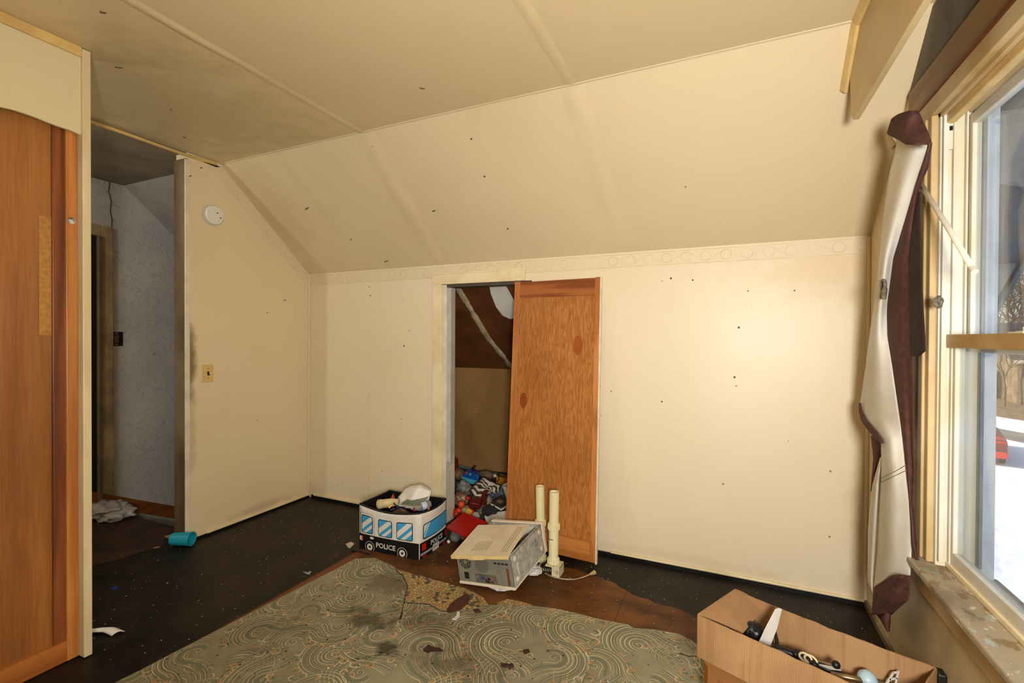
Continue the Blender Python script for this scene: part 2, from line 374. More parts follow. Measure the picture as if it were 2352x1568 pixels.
# painted strip and black base line at the floor
struct(mk('baseboard_back', MB().box(-3.10, -1.91, D-.010, D, .0, .024).box(-1.10, XR, D-.010, D, 0, .022), BLACKTAPE))
bb = struct(mk('trim_1', MB().box(-3.07, -1.93, D-.016, D, .022, .04).box(-.62, XR, D-.014, D, .022, .034), TRIM, bevel=.003))
struct(mk('baseboard_left', MB().box(XL, XL+.008, YS, D, 0, .016), BLACKTAPE))
struct(mk('trim_2', MB().box(XL, XL+.012, YS+.12, D, .014, .030), TRIM, bevel=.003))
struct(mk('baseboard_right', MB().box(XR-.012, XR, -1.5, D, 0, .035), DIRTYTRIM, bevel=.003))

# wallpaper border with a ring chain, along the knee wall top and up the slope of the stub wall
n = NT('ring_border_paper'); u, vv, _ = n.xyz(n.uv())
base = n.mix(n.step(n.noise(n.uv(), 40, 3), .3, .7), (*lin('d8c7a2'), 1), (*lin('dfcfad'), 1))
fu = n.math('SUBTRACT', n.math('FRACT', u), .5); fv = n.math('SUBTRACT', vv, .5)
d1 = n.math('SQRT', n.math('ADD', n.math('MULTIPLY', fu, fu), n.math('MULTIPLY', n.math('MULTIPLY', fv, fv), .65)))
ring = n.step(n.math('ABSOLUTE', n.math('SUBTRACT', d1, .26)), .026, .008)
wv = n.math('MULTIPLY', n.math('SINE', n.math('MULTIPLY', u, 3.14159)), .30)
lace = n.step(n.math('ABSOLUTE', n.math('SUBTRACT', fv, wv)), .035, .012)
ln = n.step(n.math('ABSOLUTE', n.math('SUBTRACT', n.math('ABSOLUTE', fv), .44)), .03, .012)
mask = n.math('MAXIMUM', n.math('MAXIMUM', ring, n.math('MULTIPLY', lace, .7)), ln)
BORDER = n.fin(n.mix(n.math('MULTIPLY', mask, n.math('MULTIPLY', n.step(n.noise(n.uv(), .7, 3), .25, .7), .55)), base, (*lin('b3935a'), 1)), .5)
BH = .084
mk('wallpaper_border', MB().box(XL+.014, OX0-.11, D-.0015, D, K-BH-.008, K-.008).box(OX0-.11, XR-.014, D-.0015, D, K-BH-.008, K-.008), BORDER, wall_back,
   uvf=lambda c: ((c.x+4)/.104, (c.z-(K-BH-.008))/BH))
d = Vector((0, D-YC, K-CZ)).normalized(); nn = Vector((0, -d.z, d.y)); a = Vector((XL+.0015, YC-.02, CZ+.0175)); L = (D-YC+.02)/d.y
mk('wallpaper_border', MB().prism([a, a+d*L, a+d*L-nn*BH*1.0, a-nn*BH], (-.0015, 0, 0)), BORDER, wall_left,
   uvf=lambda c: ((Vector(c)-a).dot(d)/.104, 1+(Vector(c)-a).dot(nn)/BH))
# nails and holes left in the boards
NAIL = flat('rusty_nail', '55412b', .6, .2, 30, metal=.4)
def on_slope(x, y, off=0):
    dd = ray(x, y); t = (K+SL*D+off-CH)/(dd.z+SL*dd.y); return C0+dd*t
sn = Vector((0, -SL, -1)).normalized()
for (px, py, dx) in ((703, 479, .03), (1113, 404, .008), (1166, 524, .008), (995, 484, .02), (807, 549, .006), (885, 600, .03), (1083, 318, .006)):
    p = on_slope(px, py); mk('nail', MB().tube([p-sn*.004, p+sn*.006, p+sn*.009+Vector((dx, 0, dx*.3))], .0028, 6).ico(p+sn*.006, .005, 1), NAIL, slope)
for (px, py, rr) in ((1541, 639, .006), (1591, 643, .005), (1718, 668, .004), (1408, 665, .004), (1697, 752, .006), (1687, 866, .006), (1520, 922, .005), (1419, 844, .004), (851, 679, .005),
                     (1520, 648, .009), (1825, 667, .004), (928, 794, .006), (1320, 700, .0)):
    if rr:
        p = on(px, py, 1, D); mk('nail_hole', MB().lathe([(rr*.3, .001), (rr, .0012), (rr, 0), (rr*.9, -.002)], p, (0, -1, 0), 8), NAIL, wall_back)
for (px, py, dx) in ((612, 718, .004), (590, 965, .003), (652, 690, .012), (433, 405, .014), (460, 386, .01)):
    p = on(px, py, 0, XL); mk('nail', MB().tube([p+Vector((-.004, 0, 0)), p+Vector((.005, 0, 0)), p+Vector((.006, dx, dx*.6))], .0026, 6), NAIL, wall_left)
for (px, py, dx) in ((265, 152, .03), (391, 250, .012), (420, 313, .02), (230, 25, .02), (965, 200, .02)):
    p = on(px, py, 2, CZ); mk('nail', MB().tube([p+Vector((0, 0, .003)), p+Vector((0, 0, -.005)), p+Vector((dx, dx*.4, -.008))], .0017, 6), NAIL, ceiling)

# closet opening: casing, jamb, torn drywall edge
def part(name, mb, mat, par, **k): return mk(name, mb, mat, par, **k)
dr = struct(empty('door_1', (-1.5, D, 0), world=True), 'cream casing round the open closet doorway')
part('casing', MB().box(-1.912, -1.835, D-.016, D, 0, 1.785), TRIM, dr, bevel=.003)
part('casing', MB().box(-1.912, -1.195, D-.018, D, 1.703, 1.775), TRIM, dr, bevel=.003)
part('casing_edge', MB().box(-1.912, -1.19, D-.022, D, 1.772, 1.782), TRIM, dr, bevel=.002)
part('jamb', MB().box(-1.835, OX0+.004, D-.010, D+T+.02, 0, 1.70), TRIMW, dr, bevel=.002)
part('jamb', MB().box(-1.835, OX1, D-.006, D+T, 1.682, 1.703), flat('grey_jamb', '4d4335', .6), dr)
mb = MB().prism([(OX0+.003, D+.004, .44), (OX0+.003, D+.060, .50), (OX0+.003, D+.060, 1.68), (OX0+.003, D+.004, 1.68)], (.03, 0, 0))
part('drywall_edge', mb, flat('torn_drywall', 'bab3a6', .8, .08, 14, bump=.1), dr)
# closet interior behind the knee wall, under the same roof slope
CY = 3.70
struct(mk('wall_closet_back', MB().box(-2.75, -.70, CY, CY+.04, 0, 1.16), CLOSET))
struct(mk('wall_closet_left', MB().box(-2.75, -2.70, D+T, CY, 0, 1.80), CLOSET))
struct(mk('wall_closet_right', MB().box(-.75, -.70, D+T, CY, 0, 1.80), CLOSET))
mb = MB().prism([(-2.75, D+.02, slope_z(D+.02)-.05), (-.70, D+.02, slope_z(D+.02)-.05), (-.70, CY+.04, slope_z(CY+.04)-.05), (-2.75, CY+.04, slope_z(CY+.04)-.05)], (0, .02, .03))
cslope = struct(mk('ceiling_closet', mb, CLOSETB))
def slope_strip(name, pts, mat, w):
    vs = [on_slope(px, py, -.052) for px, py in pts]
    def fn(u, vv):
        k = vv*(len(vs)-1); i = min(int(k), len(vs)-2); p = vs[i].lerp(vs[i+1], k-i)
        ww = w*(.7+.6*noise.noise(Vector((vv*14, 2, 1)))+.25)
        return p+Vector((u-.5, 0, 0))*ww+sn*(.006*math.sin(u*math.pi)*(1+.6*noise.noise(Vector((vv*20, u*3, 0)))))
    return mk(name, MB().grid(fn, 6, 40), mat, cslope, smooth=True)
slope_strip('plaster_joint', [(1049, 658), (1075, 700), (1120, 775), (1180, 848)], PLASTER, .055)
mb = MB().face([on_slope(px, py, -.0525)+sn*.002 for px, py in ((1124, 655), (1128, 675), (1140, 705), (1155, 724), (1172, 732), (1190, 728), (1194, 712), (1178, 684), (1162, 655))])
mk('white_paint_patch', mb, WHITEP, cslope, solid=.002)
mk('closet_batten', MB().box(-2.31, -2.285, CY-.006, CY, .02, 1.08), flat('closet_batten_wood', '8a6032', .6), bpy.data.objects['wall_closet_back'])

# right gable wall with window hole
WY0, WY1, WZ0, WZ1 = 1.09, 2.05, .55, 2.10
def roof_z(y): return slope_z(abs(y))+.15
mb = MB()
def gp(poly): mb.prism([(XR, y, z) for y, z in poly], (XO-XR, 0, 0))
gp([(WY1, GZ), (4.2, GZ), (4.2, roof_z(4.2)), (WY1, roof_z(WY1))])
gp([(WY0, GZ), (WY1, GZ), (WY1, WZ0), (WY0, WZ0)])
gp([(WY0, WZ1), (WY1, WZ1), (WY1, roof_z(WY1)), (WY0, roof_z(WY0))])
gp([(0, GZ), (WY0, GZ), (WY0, roof_z(WY0)), (0, roof_z(0))])
gp([(-4.2, GZ), (0, GZ), (0, roof_z(0)), (-4.2, roof_z(-4.2))])
wall_right = struct(mk('wall_right', mb, RWALL))
# rest of the shell, behind the camera and round the stair hall
struct(mk('wall_front', MB().box(XP-.1, XR, -1.6, -1.5, 0, CZ), WALL))
struct(mk('wall_hall', MB().prism([(XG, -.6, -2.9), (XG, 4.1, -2.9), (XG, 4.1, slope_z(4.1)), (XG, YC, CZ), (XG, -.6, CZ)], (-.1, 0, 0)), GREYWALL))
struct(mk('wall_hall_near', MB().box(XG, XP-.1, -.7, -.6, 0, CZ), GREYWALL))
struct(mk('wall_stair', MB().box(XS-.0, XS+.05, 2.0, 4.1, -2.9, -.2), GREYWALL))
struct(mk('wall_stair_back', MB().box(XS-.0, XS+.05, D+.09, 4.1, 0, slope_z(D+.09)), GREYWALL))
struct(mk('wall_outer_back', MB().box(-6.5, XR, 4.1, 4.2, GZ, roof_z(4.2)), flat('siding', 'c9cdd0', .6)))
struct(mk('wall_outer_front', MB().box(-6.5, XR, -4.2, -4.1, GZ, roof_z(4.2)), MATS['siding']))
mb = MB(); poly = [(-6.5, -4.2, GZ), (-6.5, 4.2, GZ), (-6.5, 4.2, roof_z(4.2)), (-6.5, 0, roof_z(0)), (-6.5, -4.2, roof_z(4.2))]
struct(mk('wall_outer_left', mb.prism(poly, (.1, 0, 0)), MATS['siding']))
ROOFM = flat('dark_shingles', '3c3d3f', .9, .2, 20)
SOFFIT = flat('weathered_soffit', '6f7680', .7, .2, 3, c2='50565f')
for sgn in (1, -1):
    a = [(-6.6, 0, roof_z(0)), (1.335, 0, roof_z(0)), (1.335, sgn*4.6, roof_z(4.6)), (-6.6, sgn*4.6, roof_z(4.6))]
    rf = struct(mk('roof', MB().prism(a, (0, 0, .16)), SOFFIT))
    for k in range(3 if sgn == 1 else 0):
        y0 = 2.55+k*.62; z0 = roof_z(y0)
        q = [(XO, y0, z0-.004), (1.32, y0, z0-.004), (1.32, y0+.30, roof_z(y0+.30)-.004), (XO, y0+.18, roof_z(y0+.18)-.004)]
        mk('soffit_board', MB().prism(q, (0, 0, -.012)), flat('pale_soffit_board', '9fa3a6', .7, .15, 4), rf)
    mk('rake_board', MB().prism([(1.335, 0, roof_z(0)-.03), (1.335, sgn*4.6, roof_z(4.6)-.03), (1.335, sgn*4.6, roof_z(4.6)+.17), (1.335, 0, roof_z(0)+.17)], (.02, 0, 0)), SOFFIT, rf)

# stairs going down behind the stub wall, with the sloping skirt board
DK = flat('stairwell_dark', '15120f', .55, .2, 10)  # steps coloured near black: the darkness of the stairwell is in the colour
for k in range(5):
    struct(mk('stair_step', MB().box(XG, XS, 2.0+.25*k, 2.27+.25*k, -.2*(k+1)-.2, -.2*(k+1)), DK))
sk = mk('skirt_board', MB().prism([(XG+.001, 1.87, .075), (XG+.001, 1.87, .178), (XG+.001, 3.0, -.405), (XG+.001, 3.0, -.515)], (.02, 0, 0)), BOARD); sk['kind'] = 'structure'
struct(mk('hall_floor_sheet', MB().prism([(XG+.02, .2, 0), (XS-.06, .2, 0), (-3.30, 1.44, 0), (-3.235, 1.80, 0), (-3.40, 1.90, 0), (-3.38, 1.97, 0), (XG+.02, 2.02, 0)], (0, 0, .004)), HALLFLOOR))
mk('plaster_crack', MB().tube([on(px, py, 0, XG+.0005) for px, py in ((252, 416), (249, 440), (255, 462), (253, 486), (257, 505), (256, 522))], .0035, 5), flat('crack_dark', '4a4238', .9), bpy.data.objects['wall_hall'])
# far door in the stair hall
dr = struct(empty('door_2', (XG, 1.6, 0), world=True), 'grimy cream door casing on the grey stair hall wall')
part('casing', MB().box(XG, XG+.02, 1.945, 2.02, 0, 2.155), flat('grimy_casing', 'a39270', .4, .2, 6, c2='7d6b4a'), dr, bevel=.004)
part('casing', MB().box(XG, XG+.02, 1.05, 1.945, 2.075, 2.155), MATS['grimy_casing'], dr, bevel=.004)
part('door_stop', MB().box(XG, XG+.034, 1.915, 1.945, 0, 2.075), flat('dark_door_stop', '6d5c40', .35, .2, 6), dr, bevel=.006)
part('door_leaf', MB().box(XG, XG+.012, 1.10, 1.85, .01, 2.07), flat('grey_door_paint', '5b5a58', .5), dr)
part('door_gap', MB().box(XG, XG+.014, 1.85, 1.915, .01, 2.07), DARK, dr)

hl = tag(empty('added_hall_lamp', (-3.45, .25, CZ), world=True), 'added unseen bulb lamp brightening the stair hall behind the partition', 'lamp')  # added lamp, out of view, to brighten the stair hall
mk('socket', MB().lathe([(.05, .004), (.05, -.01), (.022, -.02), (.022, -.06)], (-3.45, .25, CZ), (0, 0, 1), 18), TRIMW, hl)
mk('bulb', MB().lathe([(.012, -.06), (.03, -.09), (.03, -.11), (.012, -.135), (.002, -.138)], (-3.45, .25, CZ), (0, 0, 1), 18), flat('bulb_glass', 'e8e6e0', .3), hl, smooth=True)
hd_ = bpy.data.lights.new('hall_fill_light', 'POINT'); ho_ = bpy.data.objects.new('hall_fill_light', hd_); COL.objects.link(ho_); hd_.energy = 34; hd_.shadow_soft_size = .04; hd_.color = (1, .96, .88); ho_.location = (-3.45, .25, CZ-.20)  # fill light of the added lamp

# ------------------------------------------------------------------ partition with the plywood door (left foreground)
struct(mk('wall_partition', MB().box(XP-.1, XP-.066, -1.6, YP, 0, CZ), PLASTER))
def torn(y0, y1, zf, x0, x1, ztop, nseg=40):
    m = MB(); pts = [(y0+(y1-y0)*i/nseg, zf(y0+(y1-y0)*i/nseg)) for i in range(nseg+1)]
    m.prism([(x1, y, z) for y, z in pts]+[(x1, y1, ztop), (x1, y0, ztop)], (x0-x1, 0, 0)); return m
pan = torn(-.3, 1.026, lambda y: 2.150+.006*noise.noise(Vector((y*30, 0, 0)))+.012*math.sin((y-.6)*7)*max(0, 1-abs(y-.86)*5), XP-.012, XP, CZ)
part_panel = struct(mk('wall_panel', pan, paint_wall('partition_paint', 'd8caa2', fleck=.4)))
struct(mk('trim_3', MB().box(XP, XP+.014, -.3, 1.026, CZ-.040, CZ), YTRIM, bevel=.004))
struct(mk('trim_4', MB().box(XP-.1, XP+.012, 1.026, YP, .003, CZ-.004), flat('post_trim', 'd9cca9', .38, .08, 6, (1, 1, .4), c2='cbb98c'), bevel=.003))
pd = tag(empty('plywood_door', (XP, .6, 0), world=True), 'unpainted orange plywood door under the cream panel', 'door')
x0 = XP-.06
part('panel', MB().box(x0, x0+.006, -.3, .955, .05, 2.24), PLY, pd)
part('stile', MB().box(x0, x0+.020, .952, .990, .05, 2.22), REDWOOD, pd, bevel=.002)
part('edge_strip', MB().box(x0, x0+.034, .988, 1.026, .003, 2.24), PINE, pd, bevel=.003)
part('bottom_rail', MB().box(x0, x0+.030, -.3, .990, .003, .085), wood('pine_rail', 'b87435', '9a5a22', 1, 1.4, .4, 6), pd, bevel=.002)
part('batten', MB().box(x0+.006, x0+.0085, .915, .952, 1.33, 1.80), flat('bare_particle', 'b5813f', .7, .15, 60), pd)
mk('latch_plate', MB().lathe([(.010, 0), (.014, .002), (.012, .006), (.003, .008)], (XP-.026, 1.005, 1.795), (1, 0, 0), 12), flat('chipped_white', 'c9c4bb', .4, .4, 60, c2='2a2622'), pd)

# ------------------------------------------------------------------ right wall: window, header, valance
win = struct(empty('window_1', (XR, 1.57, WZ0), world=True), 'white sliding sash window with dusty panes')
WPAINT = flat('white_window_paint', 'd2d0c8', .35, .08, 8, (1, 1, .4), c2='cabf9f')
WRAIL = flat('yellowed_rail', 'b99a58', .4, .25, 8, (1, .5, 1), c2='a07832')
ALU = flat('grey_storm_frame', '8d9296', .4, .15, 10, metal=.3)
def wpart(name, b, mat, bev=.003): return part(name, MB().box(*b), mat, win, bevel=bev)
JY = 2.03
wpart('jamb', (XR-.001, XO, JY, WY1, WZ0, WZ1), WPAINT)
wpart('jamb', (XR-.001, XO, WY0, WY0+.02, WZ0, WZ1), WPAINT)
wpart('head_jamb', (XR-.001, XO, WY0, WY1, 2.075, WZ1), TANTRIM)
wpart('casing', (XR-.020, XR, 2.045, 2.195, .57, 2.09), TANTRIM, .004)
wpart('casing_bead', (XR-.028, XR-.018, 2.075, 2.115, .57, 2.09), TANTRIM, .005)
wpart('casing', (XR-.020, XR, .93, 1.08, .57, 2.09), TANTRIM, .004)
wpart('casing_edge', (XR-.018, XR, 2.196, 2.235, .57, 2.09), CASEWOOD, .003)
wpart('casing', (XR-.022, XR, .93, 2.235, 2.09, 2.150), TANTRIM, .004)
wpart('casing_line', (XR-.024, XR, .93, 2.235, 2.150, 2.158), flat('red_brown_line', '6b2f10', .5), .001)
for (a, b, m) in ((.658, .672, WPAINT), (.684, .690, WPAINT), (.716, .722, WPAINT)): wpart('track', (a, b, JY-.016, JY, .585, 2.075), m, .002)
wpart('track_block', (.672, .684, JY-.010, JY, 1.96, 2.06), WPAINT, .001)
wpart('catch', (.674, .682, JY-.013, JY-.009, 2.022, 2.036), DARK, .0)
wpart('head_stop', (.665, .690, WY0+.02, JY, 2.045, 2.075), YTRIM, .004)
# lower (inner) sash and upper (outer) sash
def sash(name, x0, x1, z0, z1, st, rb, rt, pm):
    fr = part(name, MB().box(x0, x1, JY-.004-st, JY-.004, z0, z1).box(x0, x1, WY0+.024, WY0+.024+st, z0, z1)
              .box(x0, x1, WY0+.024+st, JY-.004-st, z0, z0+rb).box(x0, x1, WY0+.024+st, JY-.004-st, z1-rt, z1), pm, win, bevel=.003)
    return fr
n = NT('dusty_glass'); tr = n.n('BsdfTransparent', 0, None, Color=(.93, .95, .96, 1)); gl = n.n('BsdfGlossy', 0, None, Color=(1, 1, 1, 1), Roughness=.02)
df = n.n('BsdfDiffuse', 0, None, Color=(.75, .77, .80, 1)); fc = n.n('LayerWeight', 1, None, Blend=.5); fr = n.math('ADD', .03, n.math('MULTIPLY', n.math('POWER', fc, 4.0), .45))
g1 = n.n('MixShader', 0, None, i0=fr, i1=tr, i2=gl)
hz = n.math('ADD', .05, n.math('MULTIPLY', n.step(n.noise(n.obj((1, 1, .6)), 4, 4), .45, .75), .13))
n.t.links.new(n.n('MixShader', 0, None, i0=hz, i1=g1, i2=df), n.o.inputs[0]); GLASS = n.m
sash('lower_sash', .688, .714, .585, 1.335, .030, .045, .03, WPAINT)
mk('meeting_rail', MB().box(.670, .700, WY0+.03, JY-.003, 1.303, 1.347), WRAIL, win, bevel=.004)
mk('lower_pane', MB().box(.699, .702, WY0+.05, JY-.03, .62, 1.31), GLASS, win)
sash('upper_sash', .724, .748, 1.29, 2.062, .030, .04, .035, WPAINT)
mk('upper_pane', MB().box(.735, .738, WY0+.05, JY-.03, 1.32, 2.035), GLASS, win)
wpart('storm_frame', (.756, .766, JY-.022, JY, .585, 2.075), ALU, .002)
wpart('outer_trim', (.768, XO+.002, JY-.006, JY+.0, .55, 2.09), flat('outer_white_trim', 'd7dde3', .5), .002)
mk('sash_lock', MB().lathe([(.022, 0), (.022, .005), (.010, .006), (.010, .016), (.004, .018)], (.700, 1.62, 1.347), (0, 0, 1), 16).box(.675, .715, 1.585, 1.655, 1.345, 1.351), flat('cream_lock', 'd8cfb6', .4), win, bevel=.001)
vy_ = lambda z: D-(z-K)/SL-.012
# stool and apron with flaking paint
n = NT('flaking_sill_paint'); v = n.obj((1, .6, 1))
f1 = n.step(n.noise(v, 14, 5, .65), .52, .58); f2 = n.step(n.noise(v, 24, 4, .6), .60, .66)
col = n.mix(f1, (*lin('a5957a'), 1), (*lin('8a7350'), 1)); col = n.mix(n.math('MULTIPLY', f2, .9), col, (*lin('a9b8aa'), 1))
col = n.mix(n.math('MULTIPLY', n.step(n.noise(v, 33, 4), .62, .68), .9), col, (*lin('d9d2c0'), 1))
col = n.mix(n.math('MULTIPLY', n.step(n.noise(v, 6, 4), .55, .75), .6), col, (*lin('4f3c22'), 1))
n.bump(f1, .3, .003); SILL = n.fin(col, .55)
mk('stool', MB().box(.590, .690, .90, 2.26, .545, .570), SILL, win, bevel=.006)
mk('sill_slope', MB().prism([(.690, WY0, .57), (.690, WY0, .545), (XO+.02, WY0, .52), (XO+.02, WY0, .545)], (0, WY1-WY0, 0)), SILL, win)
mk('apron', MB().box(XR-.022, XR, .92, 2.22, .445, .545), TANTRIM, win, bevel=.004)
wpart('sill_stop', (.680, .716, WY0+.02, JY, .57, .588), TRIM, .003)
mk('grey_wall_band', MB().prism([(XR-.003, -1.0, 2.28), (XR-.003, 2.33, 2.28), (XR-.003, vy_(2.49), 2.49), (XR-.003, -1.0, 2.49)], (.003, 0, 0)), flat('dark_grey_band', '6f6757', .8, .2, 6), wall_right)  # thin dark grey band on the wall above the header board
hb = struct(mk('trim_5', MB().box(XR-.012, XR, -1.0, 2.30, 2.158, 2.28), HEADER, bevel=.002))
# hanging valance board under ceiling and slope
vx = .44
vy = lambda z: D-(z-K)/SL
val = tag(empty('valance_board', (vx, 1.2, 2.16), world=True), 'tan painted valance board hanging below the ceiling by the window', 'valance')
mk('board', MB().prism([(vx, -1.3, 2.165), (vx, 2.175, 2.165), (vx, 2.205, 2.20), (vx, 2.235, slope_z(2.235)), (vx, YC, CZ), (vx, -1.3, CZ)], (.02, 0, 0)), flat('valance_paint', 'cdb484', .45, .1, 3), val, bevel=.002)
mk('top_molding', MB().prism([(vx, -1.3, CZ), (vx, -1.3, CZ-.026), (vx-.010, -1.3, CZ-.024), (vx-.024, -1.3, CZ)], (0, YC+1.3, 0)), YTRIM, val)
d = Vector((0, D-YC, K-CZ)).normalized(); nn = Vector((0, -SL, -1)).normalized(); a = Vector((vx, YC, CZ))
mk('slope_molding', MB().prism([a, a+nn*.026, a+nn*.024+Vector((-.01, 0, 0)), a+Vector((-.024, 0, 0))], d*.25), YTRIM, val)

# ------------------------------------------------------------------ flooring sheets lying on the boards
def fpx(pts, z=0.0): return [on(px, py, 2, z) for px, py in pts]
def rough(poly, step=.03, amp=.006, seed=0):
    out = []
    for i, p in enumerate(poly):
        q = poly[(i+1) % len(poly)]; L = (q-p).length; k = max(1, int(L/step)) if L < 3 else 1
        for j in range(k):
            r = p.lerp(q, j/k); s = seed*11
            out.append(r+Vector((noise.noise(Vector((r.x*24, r.y*24, s))), noise.noise(Vector((r.y*24, r.x*24, s+4))), 0))*amp)
    return out
far = fpx([(270, 1568), (818, 1284), (862, 1283), (905, 1303), (930, 1330), (935, 1345), (930, 1365), (924, 1402), (917, 1424), (922, 1424), (932, 1384), (985, 1388), (1012, 1402), (1040, 1408),
           (1072, 1402), (1120, 1392), (1180, 1389), (1200, 1392), (1245, 1395), (1290, 1402), (1380, 1424), (1440, 1436), (1458, 1445), (1500, 1447), (1560, 1458), (1588, 1472)])
far = far[:]+[Vector((.02, 2.08, 0)), Vector((.60, 1.95, 0)), Vector((.60, -1.2, 0)), Vector((-2.30, -1.2, 0))]
lino = mk('linoleum_sheet', MB().prism(rough(far, .03, .004, 1), (0, 0, .0055)), LINO)
def tear(pts):
    P_ = fpx(pts, .006); m_ = []
    for i in range(len(P_)-1):
        for t in range(8): q = P_[i].lerp(P_[i+1], t/8); m_.append(q+Vector((noise.noise(q*60), noise.noise(q*60+Vector((3, 0, 0))), 0))*.006)
    mk('torn_edge', MB().tube(m_, [.0015+.0035*abs(noise.noise(Vector((i*.4, 1, 0)))) for i in range(len(m_))], 5), flat('torn_dark_edge', '2e2011', .8, .3, 30), lino)
tear([(908, 1306), (930, 1330), (936, 1347), (931, 1368), (924, 1402), (917, 1426)]); tear([(932, 1384), (985, 1388), (1012, 1402), (1040, 1408)]); tear([(1560, 1500), (1580, 1506), (1600, 1508)])
INK = [MB() for _ in INKS]; rnd = random.Random(4)
sheet = [(p.x, p.y) for p in far]
def inside(x, y):
    c = False; k = len(sheet)
    for i in range(k):
        (x0, y0), (x1, y1) = sheet[i], sheet[(i+1) % k]
        if (y0 > y) != (y1 > y) and x < (x1-x0)*(y-y0)/(y1-y0)+x0: c = not c
    return c
def stroke(ink, pts, w, z, taper=True):
    for i in range(len(pts)-1):
        a, b = pts[i], pts[i+1]; d = (b-a); L = d.length
        if L < 1e-6: continue
        nn_ = Vector((-d.y, d.x, 0))/L; k = len(pts)-1
        wa = w*(.35+.65*math.sin(math.pi*min(1, .15+.85*i/k))) if taper else w; wb = w*(.35+.65*math.sin(math.pi*min(1, .15+.85*(i+1)/k))) if taper else w
        q = [a-nn_*wa, b-nn_*wb, b+nn_*wb, a+nn_*wa]
        if all(inside(p.x, p.y) for p in q): INK[ink].face([(p.x, p.y, z) for p in q])
def curl(c, r, a0, sp, sgn, grow, n=14): return [c+Vector((math.cos(a0+sgn*sp*t/n), math.sin(a0+sgn*sp*t/n), 0))*(r*(1+grow*t/n)) for t in range(n+1)]
def motif(c, rot, size, sgn, z):
    # spiral eye, fan of parallel arcs sweeping out into a tail, scalloped crests along the outer edge
    bands = 8; tail = Vector((math.cos(rot+sgn*1.1), math.sin(rot+sgn*1.1), 0))
    for k in range(bands, 0, -1):
        r = size*(.10+.105*k); sp = 4.6-.28*k; a0 = rot-sgn*sp*.62
        pts = curl(c, r, a0, sp, sgn, .16, 18)
        d = (pts[-1]-pts[-2]).normalized(); p = pts[-1].copy()
        for t in range(7):
            d = (d+tail*.10).normalized(); p = p+d*size*.10; pts.append(p.copy())
        stroke((5, 2, 4, 2, 5, 1, 2, 4)[k % 8], pts, size*.054, z+.00001*(bands-k), False)
        stroke(1, [q+Vector((math.cos(rot), math.sin(rot), 0))*size*.02 for q in pts], size*.017, z+.00012)
        if k % 2 or rnd.random() < .5: stroke(0, pts, size*.013, z+.00014)
    stroke(1, curl(c, size*.03, rot, 7.5, sgn, 3.2, 30), size*.016, z+.00015)
    stroke(0, curl(c, size*.04, rot+1.2, 6.2, sgn, 2.6, 26), size*.010, z+.00016)
    for k in range(9):
        a = rot-sgn*(1.4-.36*k)+rnd.uniform(-.1, .1); q = c+Vector((math.cos(a), math.sin(a), 0))*size*(1.02+.10*rnd.random()); rr = size*rnd.uniform(.07, .12)
        a2 = a+rnd.uniform(-1, 1)
        stroke(4, curl(q, rr*.55, a2, 3.4, sgn, .0, 10), rr*.30, z+.00017)
        stroke(3 if rnd.random() < .6 else 0, curl(q, rr, a2-1.6, 3.9, sgn, .15, 12), size*.020, z+.00018)
        if rnd.random() < .6: stroke(3, curl(q, rr*.35, a2, 4.5, -sgn, .3, 9), size*.018, z+.00019)
        if rnd.random() < .6: stroke(0, curl(q, rr*1.15, a2-1.5, 3.5, sgn, .15, 12), size*.009, z+.0002)
zz = .0056; cells = [(i, j) for i in range(-1, 16) for j in range(-1, 15)]
rnd.shuffle(cells)
for i, j in cells:
    c = Vector((-2.3+.205*i+.10*(j % 2)+rnd.uniform(-.03, .03), -.55+.20*j+rnd.uniform(-.03, .03), 0))
    if c.y > 2.3: continue
    motif(c, rnd.uniform(0, 6.28), rnd.uniform(.125, .18), rnd.choice((-1, 1)), zz); zz += .000003
for m_, mt_ in zip(INK, INKS):
    o_ = mk('printed_swirls', m_, mt_, lino); o_['kind'] = 'stuff'
tag(lino, 'torn grey green linoleum sheet with printed wave swirls on the floor', 'flooring')
peb = fpx([(885, 1296), (925, 1312), (1010, 1335), (1070, 1352), (1110, 1372), (1122, 1390), (1080, 1415), (960, 1420), (900, 1400), (880, 1340)])
tag(mk('pebble_linoleum_scrap', MB().prism(rough(peb, .03, .008, 2), (0, 0, .0028)), PEBBLE), 'old pebble print linoleum scrap showing through the torn sheet', 'flooring')
peb = fpx([(1140, 1385), (1165, 1376), (1205, 1384), (1240, 1396), (1225, 1404), (1150, 1400)])
tag(mk('pebble_linoleum_scrap', MB().prism(rough(peb, .02, .006, 3), (0, 0, .0028)), PEBBLE), 'small pebble print linoleum scrap nearest the computer case', 'flooring')
def leaf(name, pts, z, mat, label, cat, th=.002, curl=.0, seed=1):
    P = fpx(pts, z); c = sum(P, Vector())/len(P); m = MB(); k = len(P)
    top = [p+Vector((0, 0, th+curl*((p-c).length*6)**2*(.5+.5*math.sin(i*2.3+seed)))) for i, p in enumerate(P)]
    m.add([tuple(p) for p in P]+[tuple(c+Vector((0, 0, 0)))]+[tuple(p) for p in top]+[tuple(c+Vector((0, 0, th)))],
          [(i, k, (i+1) % k) for i in range(k)]+[(k+1+i, k+1+(i+1) % k, 2*k+1) for i in range(k)]+[(i, (i+1) % k, k+1+(i+1) % k, k+1+i) for i in range(k)])
    return tag(mk(name, m, mat, None), label, cat)
RUST = flat('torn_backing', '4a2a1c', .6, .15, 12)
leaf('linoleum_flake', [(1026, 1404), (1034, 1388), (1050, 1375), (1072, 1366), (1080, 1368), (1076, 1384), (1058, 1400), (1040, 1406)], .007, RUST, 'dark brown leaf shaped flake of linoleum backing', 'debris', .003, .02)
